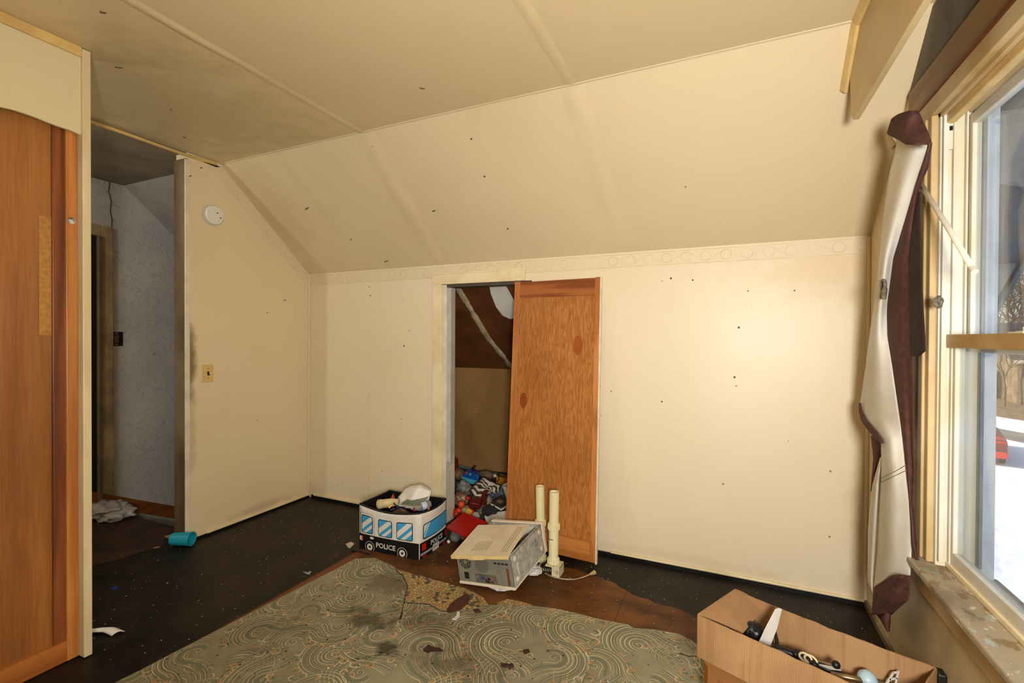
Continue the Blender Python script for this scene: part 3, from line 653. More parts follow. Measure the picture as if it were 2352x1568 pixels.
leaf('plastic_scrap', [(1038, 1423), (1047, 1418), (1050, 1406), (1055, 1405), (1056, 1415), (1048, 1424)], .007, flat('white_scrap', 'd8d6cf', .4), 'curved white plastic scrap beside the brown flake', 'debris', .003, .03)
leaf('linoleum_flake', [(1087, 1400), (1098, 1398), (1106, 1406), (1092, 1408)], .007, RUST, 'small brown flake right of the leaf shaped one', 'debris', .003, .02)
leaf('paper_scrap', [(794, 1250), (806, 1245), (814, 1249), (804, 1259), (799, 1257)], 0, flat('scrap_paper', 'c8c0ae', .7), 'small torn paper scrap left of the police toy box', 'debris', .003, .03)
leaf('foil_scrap', [(696, 1314), (706, 1316), (712, 1313), (715, 1313), (711, 1320), (704, 1319)], 0, flat('foil_grey', 'a5a9ab', .3, metal=.5), 'tiny crumpled foil scrap beside the linoleum edge', 'debris', .004, .05)
leaf('cardboard_scrap', [(376, 1233), (400, 1225), (408, 1227), (407, 1233), (386, 1236)], 0, flat('tan_card', '9a7d54', .8), 'torn tan cardboard strip beside the teal cup', 'debris', .003, .03)
leaf('cardboard_scrap', [(396, 1240), (410, 1237), (412, 1243), (402, 1246)], 0, MATS['tan_card'], 'small square cardboard bit left of the teal cup base', 'debris', .004, .03)
leaf('paint_chip', [(339, 1257), (350, 1255), (368, 1256), (352, 1259)], 0, flat('chip', 'a58f70', .7), 'pale paint chip on the edge of the brown hall sheet', 'debris', .003, .02)
leaf('blue_scrap', [(256, 1350), (268, 1346), (273, 1351), (262, 1356)], 0, flat('blue_scrap', '1d2f7a', .5), 'dark blue scrap on the black floor', 'debris', .004, .03)
leaf('wood_chip', [(1172, 1533), (1176, 1527), (1180, 1529), (1179, 1534), (1153, 1533), (1150, 1527), (1165, 1527)], .006, flat('bark', '3b2412', .8, .3, 40), 'dark wooden sliver lying on the linoleum', 'debris', .008, .0)
leaf('wood_chip', [(1201, 1496), (1214, 1494), (1217, 1499), (1204, 1502)], .006, MATS['bark'], 'small dark clump on the linoleum swirls', 'debris', .008, .0)
leaf('wood_chip', [(972, 1494), (984, 1483), (992, 1487), (1010, 1491), (1018, 1496), (996, 1496), (980, 1499)], .006, MATS['bark'], 'spiky burnt fragment in the middle of the linoleum', 'debris', .006, .02)
# blind slat piece and a white plastic strip by the partition post
m = MB(); P = [on(200, 1452, 2, .0), on(228, 1448, 2, .012), on(252, 1447, 2, .012), on(272, 1456, 2, .004)]
def fn(u, vv):
    k = vv*3; i = min(int(k), 2); p = P[i].lerp(P[i+1], k-i); return p+Vector((.35, .94, 0))*((u-.5)*.045)+Vector((0, 0, .010*math.sin(u*math.pi)+.002))
tag(mk('plastic_strip', m.grid(fn, 6, 14), flat('white_strip', 'd4cfc4', .4), smooth=True, solid=.002), 'curled white plastic strip behind the partition post', 'debris')
# crumbs
m = MB()
for i in range(520):
    if i % 2: x, y = random.uniform(-3.1, -2.1), random.uniform(1.1, 2.8)
    else: x, y = random.uniform(-1.9, .6), random.uniform(2.15, 2.8)
    s = random.choice((.0016, .002, .0026, .004)); a = random.random()*6
    if inside(x, y): continue
    m.add([(x+s*math.cos(a), y+s*math.sin(a), 0), (x+s*math.cos(a+2), y+s*math.sin(a+2), 0), (x+s*math.cos(a+4), y+s*math.sin(a+4), 0), (x, y, s*.9)], [(0, 1, 2), (0, 1, 3), (1, 2, 3), (2, 0, 3)])
tag(mk('crumbs', m, flat('pale_crumb', '9a8e7a', .8)), 'pale crumbs of plaster scattered over the dark floor', 'debris', kind='stuff')

# ------------------------------------------------------------------ wall fittings
sw = tag(empty('light_switch', (XL, 2.014, 1.02), world=True), 'ivory toggle light switch on the narrow cream wall', 'switch')
p = on(477, 857, 0, XL); IV = flat('ivory_plate', 'd2b772', .35, .06, 12)
mk('plate', MB().box(XL, XL+.006, p.y-.036, p.y+.036, p.z-.058, p.z+.058), IV, sw, bevel=.003)
mk('slot', MB().box(XL+.006, XL+.0066, p.y-.006, p.y+.006, p.z-.013, p.z+.013), DARK, sw)
mk('toggle', MB().hexa([(XL+.006, p.y-.004, p.z-.010), (XL+.006, p.y+.004, p.z-.010), (XL+.006, p.y+.004, p.z+.004), (XL+.006, p.y-.004, p.z+.004)],
   [(XL+.020, p.y-.003, p.z-.014), (XL+.020, p.y+.003, p.z-.014), (XL+.020, p.y+.003, p.z-.007), (XL+.020, p.y-.003, p.z-.007)]), flat('black_toggle', '1b140d', .4), sw, bevel=.001)
for dz in (-.03, .03): mk('screw', MB().lathe([(.0035, 0), (.0035, .001), (.001, .0016)], (XL+.006, p.y, p.z+dz), (1, 0, 0), 10), flat('brass_screw', '9a7c3c', .4, metal=.6), sw)
p = on(487, 495, 0, XL)
sm = tag(empty('smoke_detector', tuple(p), world=True), 'round white smoke detector high on the narrow cream wall', 'detector')
mk('base', MB().lathe([(.068, 0), (.068, .012), (.064, .013)], p, (1, 0, 0), 28), TRIMW, sm, smooth=False)
mk('cover', MB().lathe([(.062, .012), (.063, .030), (.058, .036), (.001, .038)], p, (1, 0, 0), 28), flat('white_plastic', 'e4e0d6', .4, .04, 6), sm, bevel=.001)
for dy, dz in ((.012, .016), (.034, -.012)): mk('vent_hole', MB().lathe([(.0045, .0365), (.0045, .0392), (.001, .0394)], p+Vector((0, dy, dz)), (1, 0, 0), 10), flat('dark_green', '26302a', .5), sm)
p = on(266, 778, 0, XG)
ob = tag(empty('electrical_box', tuple(p), world=True), 'open black electrical box in the grey stair hall wall', 'outlet')
mk('box', MB().box(XG, XG+.004, p.y-.045, p.y+.045, p.z-.055, p.z+.055), DARK, ob)
mk('receptacle', MB().box(XG+.004, XG+.014, p.y-.016, p.y+.016, p.z-.03, p.z+.03), flat('old_brown_plastic', '5f4a2c', .5, .3, 40), ob, bevel=.003)
for dz in (-.05, .036): mk('strap', MB().box(XG+.004, XG+.008, p.y-.012, p.y+.012, p.z+dz, p.z+dz+.014), flat('dull_metal', '77706a', .5, metal=.6), ob)

# ------------------------------------------------------------------ closet door panel leaning on the back wall
b0 = on(1180, 1246, 2, 0); b1 = on(1371, 1303, 2, 0); t0 = on(1184, 648, 1, D-.012); t1 = on(1383, 636, 1, D-.012)
b0 = Vector((t0.x-.003, 2.71, .004)); b1 = Vector((b1.x, b1.y, .004))
ld = tag(empty('door_panel', tuple((b0+b1)/2), world=True), 'unpainted fir door panel leaning beside the closet opening', 'door')
nrm = (b1-b0).cross(t0-b0).normalized()
if nrm.y > 0: nrm = -nrm
def dq(u0, u1, v0, v1, z0, z1, wob=0):
    def pt(u, v, z): return b0.lerp(b1, u).lerp(t0.lerp(t1, u), v)+nrm*z
    return MB().hexa([pt(u0, v0, z0), pt(u1, v0, z0), pt(u1, v1, z0), pt(u0, v1, z0)], [pt(u0, v0, z1), pt(u1, v0, z1), pt(u1, v1, z1), pt(u0, v1, z1)])
mk('panel', dq(.06, .95, .06, .95, -.002, .004), FIR, ld)
mk('stile', dq(0, .068, 0, 1, -.012, .010), FIRST, ld, bevel=.002)
mk('stile', dq(.930, .985, .012, 1, -.012, .010), FIRST, ld, bevel=.002)
mk('painted_edge', dq(.984, 1.0, .008, 1, -.012, .010), flat('painted_edge', 'ded2b6', .5, .1, 20), ld, bevel=.002)
mk('top_rail', dq(.068, .930, .936, .998, -.012, .009), FIRDK, ld, bevel=.002)
mk('bottom_rail', dq(.068, .930, .012, .082, -.012, .009), FIRRL, ld, bevel=.002)
def on_panel(u, v): return b0.lerp(b1, u).lerp(t0.lerp(t1, u), v)
for (u, v, w, hh, mt) in ((.755, .755, .030, .062, '9a4f1c'), (.155, .545, .026, .052, '8a3f14')):
    c = on_panel(u, v); ux = (b1-b0).normalized(); uz = (t0-b0).normalized()
    pl = [c+nrm*.0042+ux*(w*math.sin(k*math.pi/8)*(1 if k <= 8 else -1)*(.5 if True else 1) if False else 0) for k in range(1)]
    poly = [c+nrm*.0042+uz*hh*math.cos(a)+ux*w*math.sin(a)*abs(math.sin(a))**.5 for a in [k*math.pi/10 for k in range(20)]]
    mk('knot_patch', MB().prism(poly, nrm*.0008), flat('knot_'+mt, mt, .4, .2, 10, (1, 1, .3)), ld)

# ------------------------------------------------------------------ folding toy box printed as a police van
BL, BC, BR = on(826, 1258, 2, 0), on(963, 1286, 2, 0), on(1024, 1243, 2, 0)
BL = Vector((BL.x, BL.y, .0)); BB = BL+(BR-BC); HB = .278
pb = tag(empty('toy_storage_box', tuple((BL+BR)/2), world=True), 'open black and white fabric toy box printed as a police van', 'toy box')
PW = flat('van_white', 'dbd6cb', .45, .06, 10); PK = flat('van_black', '0e0e0f', .5, .1, 20); PBL = flat('van_blue', '3b9bcb', .4, .03, 10)
PRED = flat('van_red', 'b81a12', .4, .05, 10); PGR = flat('van_grey', '9a9da0', .4, .05, 10)
Z1 = Vector((0, 0, 1))
def wallf(A, B, sag=.02, bow=.012):
    """point on a box side: u along, z height; the printed card bows out a little and its rim sags"""
    ux = (B-A); nn_ = Vector((ux.y, -ux.x, 0)).normalized()
    def f(u, z, off=0.0):
        rim = 1-sag/HB*math.sin(u*math.pi)*(z/HB)
        return A+ux*u+Z1*(z*rim)+nn_*(off+bow*math.sin(u*math.pi)*(.3+.7*z/HB))
    return f, ux.length
sides = {}
for nm, A, B, sg, bw in (('front', BL, BC, .022, .010), ('right', BC, BR, .008, .018), ('back', BR, BB, .004, .0), ('left', BB, BL, .0, -.004)):
    f, L = wallf(A, B, sg, bw); sides[nm] = (f, L)
    mk('side', MB().grid(lambda u, v: f(u, HB*v), 14, 10), PW, pb, smooth=True, solid=.006)
    if nm in ('front', 'right'):
        mk('black_band', MB().grid(lambda u, v: f(u, .098*v, .0035), 14, 4), PK, pb, smooth=True)
    mk('inner_lining', MB().grid(lambda u, v: f(u, HB*v, -.006), 14, 8), PK, pb, smooth=True)
    mk('rim_binding', MB().tube([f(u/14, HB, -.001) for u in range(15)], .006, 6), PK, pb, smooth=True)
mk('floor_panel', MB().prism([BL+Z1*.004, BC+Z1*.004, BR+Z1*.004, BB+Z1*.004], (0, 0, .006)), PK, pb)
def clip(poly, a, b, c):   # keep a*x+b*z<=c
    out = []
    for i in range(len(poly)):
        p, q = poly[i], poly[(i+1) % len(poly)]; dp, dq_ = a*p[0]+b*p[1]-c, a*q[0]+b*q[1]-c
        if dp <= 0: out.append(p)
        if dp*dq_ < 0: t = dp/(dp-dq_); out.append((p[0]+(q[0]-p[0])*t, p[1]+(q[1]-p[1])*t))
    return out
def on_side(nm, poly, mat, name, off, par=None):
    """flat print: a polygon in (metres along, height) laid on a side, cut into strips so it follows the bow"""
    f, L = sides[nm]; m = MB()
    x0_, x1_ = min(p[0] for p in poly), max(p[0] for p in poly); k_ = max(1, int((x1_-x0_)/.012))
    for i_ in range(k_):
        a_, b_ = x0_+(x1_-x0_)*i_/k_, x0_+(x1_-x0_)*(i_+1)/k_; q_ = clip(clip(list(poly), 1, 0, b_), -1, 0, -a_)
        if len(q_) > 2: m.face([f(x/L, z, off) for x, z in q_])
    return mk(name, m, mat, par or pb)
def rrect(x0, x1, z0, z1, r, k=4):
    out = []
    for cx, cz, a0 in ((x1-r, z1-r, 0), (x0+r, z1-r, 90), (x0+r, z0+r, 180), (x1-r, z0+r, 270)):
        out += [(cx+r*math.cos(R(a0+90*i/k)), cz+r*math.sin(R(a0+90*i/k))) for i in range(k+1)]
    return out
Lf = sides['front'][1]; Lr = sides['right'][1]
for x0, x1 in ((.045, .245), (.340, .575), (.645, .905)):
    x0, x1 = x0*Lf, x1*Lf
    z0, z1 = .106, .222
    w_ = on_side('front', rrect(x0, x1, z0, z1, .014), PK, 'printed_window', .0040)
    inn = rrect(x0+.005, x1-.005, z0+.005, z1-.005, .010); on_side('front', inn, PBL, 'window_blue', .0046, w_)
    for lo, hi in ((.30, .52), (.66, .80)):
        a, b = -1.0, 1.15; vals = [a*x+b*z for x, z in inn]; mn, mx = min(vals), max(vals)
        s_ = clip(clip(inn, a, b, mx-(mx-mn)*lo), -a, -b, -(mx-(mx-mn)*hi))
        if len(s_) > 2: on_side('front', s_, PW, 'window_stripe', .0052, w_)
m = MB(); f, L = sides['front']
m.tube([f(x/L, z, .0042) for x, z in [(.010, .098), (.010, .222), (.018, .234), (.108, .234), (.118, .222), (.118, .098)]], .0009, 4); mk('door_outline', m, PK, pb)
on_side('front', rrect(.085, .114, .076, .090, .006), PW, 'door_handle', .0046)
on_side('front', rrect(.006, .024, .056, .084, .004), PW, 'side_light', .0044); on_side('front', rrect(.019, .031, .054, .082, .004), flat('van_orange', 'd2593a', .4), 'side_light', .0048)
for cx in (.190*Lf, .735*Lf):
    cz = .024
    def ring(r0, r1, mat, off, nm='wheel'):
        f, L = sides['front']; m = MB(); k = 28; a0, a1 = R(-48), R(228)
        if r1 < .03: a0, a1 = 0, 2*math.pi
        for i in range(k):
            A, B = a0+(a1-a0)*i/k, a0+(a1-a0)*(i+1)/k
            q = [(cx+r*math.cos(t), cz+r*math.sin(t)) for r, t in ((r0, A), (r1, A), (r1, B), (r0, B))]
            if all(z > .001 for x, z in q): m.face([f(x/L, z, off) for x, z in q])
        return mk(nm, m, mat, pb)
    ring(.0325, .035, PW, .0046, 'wheel_rim'); ring(.008, .021, PW, .0048, 'wheel_hub')
def side_text(nm, txt, cx, cz, size, mat, off=.0050, name='lettering', bold=.0):
    vs, fs = text_mesh(txt, size, bold); f, L = sides[nm]
    m = MB(); m.add([f((cx+v.x)/L, cz+v.y, off) for v in vs], fs); return mk(name, m, mat, pb)
side_text('front', 'POLICE', .462*Lf, .044, .044, PW, bold=.0008)
on_side('right', [(.034, .112), (.026, .122), (.026, .196), (.036, .206), (.145, .214), (.285, .214), (.285, .132), (.272, .118), (.145, .110)], PK, 'printed_window', .0042)
wr = on_side('right', [(.038, .118), (.031, .126), (.031, .192), (.040, .201), (.145, .209), (.280, .209), (.280, .135), (.270, .123), (.145, .115)], PBL, 'window_blue', .0048)
on_side('right', [(.032, .140), (.032, .192), (.040, .200), (.068, .203)], PW, 'window_stripe', .0054)
on_side('right', [(.034, .126), (.076, .203), (.088, .204), (.040, .121)], PW, 'window_stripe', .0054)
on_side('right', rrect(.018, .056, .046, .088, .004), PRED, 'tail_light', .0046); on_side('right', rrect(.262, .288, .046, .084, .004), PRED, 'tail_light', .0046)
on_side('right', [(.006, .020), (Lr-.004, .020), (Lr-.004, .034), (.006, .034)], PGR, 'bumper', .0046)
on_side('right', rrect(.026, .062, .004, .013, .003), PRED, 'reflector', .0046); on_side('right', rrect(.235, .268, .004, .013, .003), PRED, 'reflector', .0046)
side_text('right', 'POLICE', .165, .066, .040, PW, bold=.0008)
on_side('right', [(.122, .003), (.190, .003), (.190, .046), (.122, .046)], PW, 'number_plate', .0052)
side_text('right', 'F8911', .156, .025, .024, PK, .0060, 'plate_lettering')

# things in the toy box
f, L = sides['front']; ctr = (BL+BR)/2
paper = NT('white_form_paper'); v = paper.obj(); g = paper.math('LESS_THAN', paper.math('ABSOLUTE', paper.math('SUBTRACT', paper.math('FRACT', paper.math('MULTIPLY', paper.xyz(v)[0], 70)), .5)), .10)
g2 = paper.math('MULTIPLY', g, paper.step(paper.noise(v, 9, 2), .52, .56))
paper = paper.fin(paper.mix(paper.math('MULTIPLY', g2, .6), (*lin('e2ded6'), 1), (*lin('77736c'), 1)), .6)
def bpx(px, py, Y): return on(px, py, 1, Y)
# crumpled sheet standing in the back
P = [[bpx(912, 1160, 2.50), bpx(930, 1166, 2.47), bpx(955, 1170, 2.46)], [bpx(915, 1142, 2.52), bpx(945, 1146, 2.47), bpx(984, 1152, 2.49)], [bpx(930, 1121, 2.56), bpx(960, 1118, 2.52), bpx(990, 1128, 2.54)], [bpx(944, 1115, 2.58), bpx(968, 1112, 2.57), bpx(985, 1120, 2.58)]]
def bil(P, u, v):
    nu, nv = len(P[0])-1, len(P)-1; a, b = min(int(u*nu), nu-1), min(int(v*nv), nv-1); s, t = u*nu-a, v*nv-b
    return P[b][a].lerp(P[b][a+1], s).lerp(P[b+1][a].lerp(P[b+1][a+1], s), t)
tag(mk('crumpled_form', MB().grid(lambda u, v: bil(P, u, v)+Vector((0, -.012*noise.noise(Vector((u*4, v*4, 0))), .006*noise.noise(Vector((u*5, v*5, 3))))), 16, 16), paper, smooth=True, solid=.001), 'crumpled white printed sheet sticking out of the police toy box', 'paper')
# storybook
GB = NT('green_book_cover'); v = GB.uv(); ux, uy, _ = GB.xyz(v)
col = GB.mix(GB.step(GB.noise(v, 3.2, 3), .45, .55), (*lin('49545c'), 1), (*lin('5a7a3a'), 1))
col = GB.mix(GB.math('GREATER_THAN', GB.noise(v, 14, 1), .66), col, (*lin('d8d6c0'), 1))
col = GB.mix(GB.math('GREATER_THAN', uy, .84), col, (*lin('7d4a44'), 1))
col = GB.mix(GB.math('MULTIPLY', GB.math('GREATER_THAN', uy, .80), GB.math('GREATER_THAN', ux, .78)), col, (*lin('c29a2c'), 1)); GB = GB.fin(col, .35)
q = [bpx(920, 1158, 2.42), bpx(962, 1163, 2.38), bpx(986, 1139, 2.52), bpx(948, 1136, 2.55)]
bk = tag(empty('story_book', tuple(q[0]), world=True), 'green paperback picture book lying on top of the police toy box junk', 'book')
nb = (q[1]-q[0]).cross(q[3]-q[0]).normalized(); nb = nb if nb.z > 0 else -nb
o_ = mk('cover', MB().prism(q, nb*.0012), GB, bk, uvf=None)
l_ = o_.data.uv_layers.new(name='UVMap'); ax, ay = q[1]-q[0], q[3]-q[0]
for lp in o_.data.loops:
    c_ = Vector(o_.data.vertices[lp.vertex_index].co)-q[0]; l_.data[lp.index].uv = (c_.dot(ax)/ax.length_squared, c_.dot(ay)/ay.length_squared)
mk('pages', MB().prism([p_-nb*.0002 for p_ in q], -nb*.008), flat('book_pages', 'cfc3a5', .8, .1, 60), bk)
# rolled cream paper cup
a_, b_ = bpx(868, 1158, 2.40), bpx(915, 1152, 2.44); ax = (b_-a_).normalized()
cp = tag(empty('paper_roll', tuple(a_), world=True), 'cream rolled paper sleeve lying in the police toy box', 'paper')
mk('body', MB().lathe([(.026, 0), (.030, .004), (.029, .028), (.026, .034), (.028, .045), (.027, .09), (.018, .14)], a_, ax, 18), flat('cream_paper', 'd8c798', .7, .1, 20), cp, smooth=True)
mk('band', MB().lathe([(.0305, .004), (.0305, .010), (.0298, .024)], a_, ax, 18), flat('cream_band', 'cbb780', .7), cp, smooth=True)
# empty water bottle
PET = NT('clear_plastic'); g_ = PET.n('BsdfGlass', 0, None, Color=(.9, .9, .9, 1), Roughness=.12, IOR=1.2); d_ = PET.n('BsdfDiffuse', 0, None, Color=(.45, .44, .42, 1))
PET.t.links.new(PET.n('MixShader', 0, None, i0=.35, i1=g_, i2=d_), PET.o.inputs[0]); PET = PET.m
def bottle(name, label, a_, b_, r, capmat, lab=None, ribs=True):
    ax = (b_-a_); L_ = ax.length; ax.normalize(); e = tag(empty(name, tuple(a_), world=True), label, 'bottle')
    pr = [(r*.6, 0), (r*.95, .006)]
    for i in range(7):
        h_ = .012+(L_*.62-.012)*i/6; pr += [(r*(1 if i % 2 else .94), h_)]
    pr += [(r*.75, L_*.74), (r*.4, L_*.86), (r*.36, L_*.93)]
    mk('body', MB().lathe(pr, a_, ax, 18), PET, e, smooth=True)
    mk('cap', MB().lathe([(r*.42, L_*.93), (r*.42, L_), (r*.3, L_*1.005)], a_, ax, 14), capmat, e)
    if lab: mk('paper_label', MB().lathe([(r*1.02, L_*.28), (r*1.03, L_*.30), (r*1.03, L_*.52), (r*1.02, L_*.54)], a_, ax, 18), lab, e, smooth=True)
    return e
bottle('water_bottle', 'clear plastic water bottle with torn blue label in the police toy box', bpx(989, 1155, 2.47), bpx(950, 1171, 2.37), .024, flat('red_cap', 'a03028', .4), flat('blue_label', 'b9c9dc', .5, .1, 30))
# crayons and markers
for i, (x0_, y0_, x1_, y1_, Y0, Y1, r, c, lb) in enumerate((
    (897, 1151, 904, 1134, 2.45, 2.50, .005, 'd0571f', 'orange marker standing in the police toy box'), (901, 1149, 906, 1139, 2.44, 2.49, .006, 'c41810', 'red marker next to the orange one in the toy box'),
    (893, 1166, 902, 1157, 2.36, 2.38, .006, 'e0a41c', 'yellow marker at the front rim of the toy box'), (904, 1155, 921, 1173, 2.36, 2.35, .004, '2e2140', 'dark purple pencil leaning over the toy box rim'),
    (897, 1171, 908, 1167, 2.355, 2.37, .006, '2b2768', 'blue marker lying at the front rim of the toy box'), (984, 1171, 986, 1163, 2.42, 2.44, .005, 'e0603a', 'bright orange plastic clip in the toy box corner'))):
    a_, b_ = bpx(x0_, y0_, Y0), bpx(x1_, y1_, Y1); e = tag(empty('marker', tuple(a_), world=True), lb, 'marker', 'markers in the police toy box')
    mk('barrel', MB().tube([a_, a_.lerp(b_, .8)], r, 8), flat('marker_'+c, c, .4), e); mk('tip', MB().tube([a_.lerp(b_, .8), b_], [r*.8, r*.3], 8), flat('tip_'+c, c, .5), e)
# filler under them
m = MB()
for i in range(10): m.ico(ctr+Vector((random.uniform(-.14, .14), random.uniform(-.08, .08), .12+.03*random.random())), (.07, .06, .05), 2, .5, 2.5, i+20)
tag(mk('toy_box_filling', m, flat('mixed_brown', '8a6f50', .7, .4, 14, c2='4a3a2c')), 'jumble of brown toys and paper filling the police toy box', 'clutter', kind='stuff')
# bottle behind box, left
bottle('cola_bottle', 'dark plastic bottle lying behind the police toy box by the wall', on(838, 1195, 2, .045)+Vector((0, .12, 0)), on(815, 1187, 2, .045)+Vector((0, .10, 0)), .035, flat('red_cap', 'a03028', .4), flat('red_label', '7c1d18', .5))
tag(mk('stick', MB().tube([on(806, 1262, 2, .006), on(828, 1266, 2, .006), on(850, 1272, 2, .006)], .005, 6), flat('black_stick', '16130f', .6)), 'thin black stick lying in front of the police toy box', 'debris')

# ------------------------------------------------------------------ desktop computer case on its side
PM = Matrix.Translation((-1.2882, 2.1876, .012)) @ Matrix.Rotation(-.0508, 4, 'Z') @ Matrix.Rotation(.0818, 4, 'X') @ Matrix.Rotation(-.1368, 4, 'Y')
pc = tag(empty('computer_case', mat=PM), 'beige desktop computer case lying open on its side', 'computer')
cw, cl, chh = .336, .385, .163
STEEL = flat('dusty_steel', 'b3b2aa', .55, .3, 34, metal=.15, c2='97968e'); STEELB = flat('dull_steel_back', '8f8d7e', .45, .12, 10, metal=.3)
BEIGE = flat('beige_panel', 'e0d5c0', .45, .05, 9, c2='d6c9ac'); BEIGEY = flat('yellowed_lip', 'd8be82', .45, .12, 12)
mk('bottom_cover', MB().box(-.002, cw+.003, -.004, cl, -.008, -.001), BEIGE, pc, bevel=.002)
mk('bottom_lip', MB().box(0, cw+.002, -.008, -.002, -.006, .008), BEIGE, pc, bevel=.0015)
mk('rear_panel', MB().box(0, cw, 0, .003, 0, chh-.012), STEELB, pc)
mk('base_panel', MB().box(cw-.003, cw, 0, cl, 0, chh), STEEL, pc)
mk('top_panel', MB().box(0, .003, 0, cl, 0, chh), BEIGE, pc)
mk('front_bezel', MB().box(-.004, cw+.004, cl, cl+.03, -.006, chh+.004), BEIGE, pc, bevel=.005)
mk('frame_rim', MB().box(0, cw, cl-.016, cl, chh-.010, chh).box(cw-.014, cw, 0, cl, chh-.004, chh).box(0, .014, 0, cl, chh-.004, chh), STEEL, pc)
mk('motherboard', MB().box(.01, cw-.01, .01, cl-.01, .012, .016), flat('pcb', '2c3a2c', .5, .2, 30), pc)
mk('drive_cage', MB().box(.03, .19, .22, cl-.02, .02, .135), flat('cage_steel', '5b5c5a', .5, metal=.4), pc, bevel=.002)
mk('power_supply', MB().box(.008, .095, .004, .15, .012, .145), flat('psu_steel', '6d6d68', .5, metal=.4), pc, bevel=.002)
m = MB()
for k in range(4): m.tube([(cw-.05+.01*k, .10, .12), (cw-.04, .2+.03*k, .145), (cw-.06, .32, .13)], .003, 5)
mk('cables', m, flat('grey_cable', '57544c', .6), pc)
# rear details (x across, z up on the rear face)
def rz(x): return x
for r_ in (.036, .028, .020, .011):
    mk('fan_ring', MB().tube([(.052+r_*math.cos(k*math.pi/10), -.001, .112+r_*math.sin(k*math.pi/10)) for k in range(21)], .0014, 5, False), STEELB, pc)
mk('fan_hole', MB().lathe([(.038, 0), (.038, .0012), (.030, .0013)], (.052, 0, .112), (0, -1, 0), 24), DARK, pc)
mk('fan_hub', MB().lathe([(.011, 0), (.011, .003), (.002, .0032)], (.052, 0, .112), (0, -1, 0), 16), flat('hub_tan', '8a7b55', .5), pc)
m = MB()
for k in range(4): a = k*math.pi/4+.3; m.tube([(.052-.036*math.cos(a), -.0016, .112-.036*math.sin(a)), (.052+.036*math.cos(a), -.0016, .112+.036*math.sin(a))], .0012, 4)
mk('fan_guard', m, STEELB, pc)
HON = NT('perforated_steel'); c_ = HON.vor(HON.obj((1, 0, 1)), 190, 0, 'F1', '3D', .0); HON = HON.fin(HON.mix(HON.step(c_, .36, .30), (*lin('8f8d7e'), 1), (*lin('17150f'), 1)), .5, .3)
mk('fan_vent', MB().lathe([(.043, 0), (.043, .0008), (.002, .001)], (.155, 0, .106), (0, -1, 0), 32), HON, pc)
mk('power_socket', MB().box(.036, .064, -.002, 0, .022, .058), flat('socket_black', '141414', .4), pc, bevel=.003)
mk('socket_pins', MB().box(.044, .047, -.003, -.002, .034, .044).box(.053, .056, -.003, -.002, .034, .044), flat('dull_metal', '77706a', .5, metal=.6), pc)
io = mk('io_shield', MB().box(.105, .235, -.0015, 0, .010, .056), flat('io_plate', '7c776c', .4, metal=.5), pc, bevel=.001)
for (x_, z_, w_, h_, c_) in ((.150, .036, .026, .012, '3a4170'), (.188, .034, .012, .014, '15130f'), (.172, .018, .014, .008, '15130f'), (.186, .018, .014, .008, '15130f'), (.172, .028, .012, .007, '15130f'), (.208, .035, .010, .010, 'a0623c'), (.208, .020, .008, .008, '1b1a17'), (.118, .042, .010, .010, '6d9a70'), (.118, .020, .009, .010, '5b5a80'), (.222, .018, .008, .012, '8a6040')):
    mk('port', MB().box(x_-w_/2, x_+w_/2, -.0035, -.0014, z_-h_/2, z_+h_/2), flat('port_'+c_, c_, .4), io, bevel=.001)
for k in range(4):
    mk('slot_cover', MB().box(.243+k*.019, .258+k*.019, -.0022, 0, .010, .100), STEELB if k < 3 else flat('open_slot_brown', '6b4420', .6), pc, bevel=.001)
    mk('slot_vent', MB().box(.232+k*.022, .248+k*.022, -.0012, 0, .118, .126), DARK, pc)
mk('slot_rail', MB().box(.225, .325, -.004, 0, .104, .110), STEELB, pc, bevel=.001)
for (y_, z_) in ((.040, .135), (.040, .028), (.345, .135), (.345, .040)):
    mk('foot', MB().lathe([(.013, 0), (.013, .004), (.010, .007), (.002, .0075)], (cw, y_, z_), (1, 0, 0), 16), flat('foot_cream', 'd5c8ae', .5), pc, smooth=False)
mk('base_slot', MB().box(cw, cw+.001, .055, .062, .045, .105), BEIGE, pc); mk('base_sticker', MB().box(cw, cw+.0006, .275, .300, .075, .125), flat('old_sticker', '8fa39a', .6, .3, 40), pc)
# loose side panel lying skewed on top
LM = Matrix.Translation((.005, -.052, chh+.0005)) @ Matrix.Rotation(R(8.6), 4, 'Z')
lw, ll = .327, .372
lid = mk('side_panel', apply_m(MB().box(0, lw, 0, ll, .002, .006), LM), BEIGE, pc, bevel=.0015, label='skewed beige side panel')
mk('panel_lip', apply_m(MB().box(0, lw, -.002, .002, -.012, .006), LM), BEIGEY, lid, bevel=.001)
mk('panel_lip', apply_m(MB().box(.10, .19, -.0025, .001, -.016, -.010), LM), BEIGEY, lid)
m = MB()
for r_ in range(7):
    for k in range(10): m.box(.098+r_*.013, .1015+r_*.013, .05+k*.0105+r_*.002, .057+k*.0105+r_*.002, .0058, .0064)
for r_ in range(3):
    for k in range(26): m.box(.268+r_*.013, .2715+r_*.013, .04+k*.0115, .0475+k*.0115, .0058, .0064)
mk('vent_slots', apply_m(m, LM), flat('slot_shadow', '6d5c3c', .7), lid)['kind'] = 'stuff'
mk('round_emblem', apply_m(MB().lathe([(.026, .0055), (.026, .0068), (.022, .0072), (.020, .0064), (.002, .0064)], (.165, .185, 0), (0, 0, 1), 24), LM), BEIGE, lid, smooth=False)
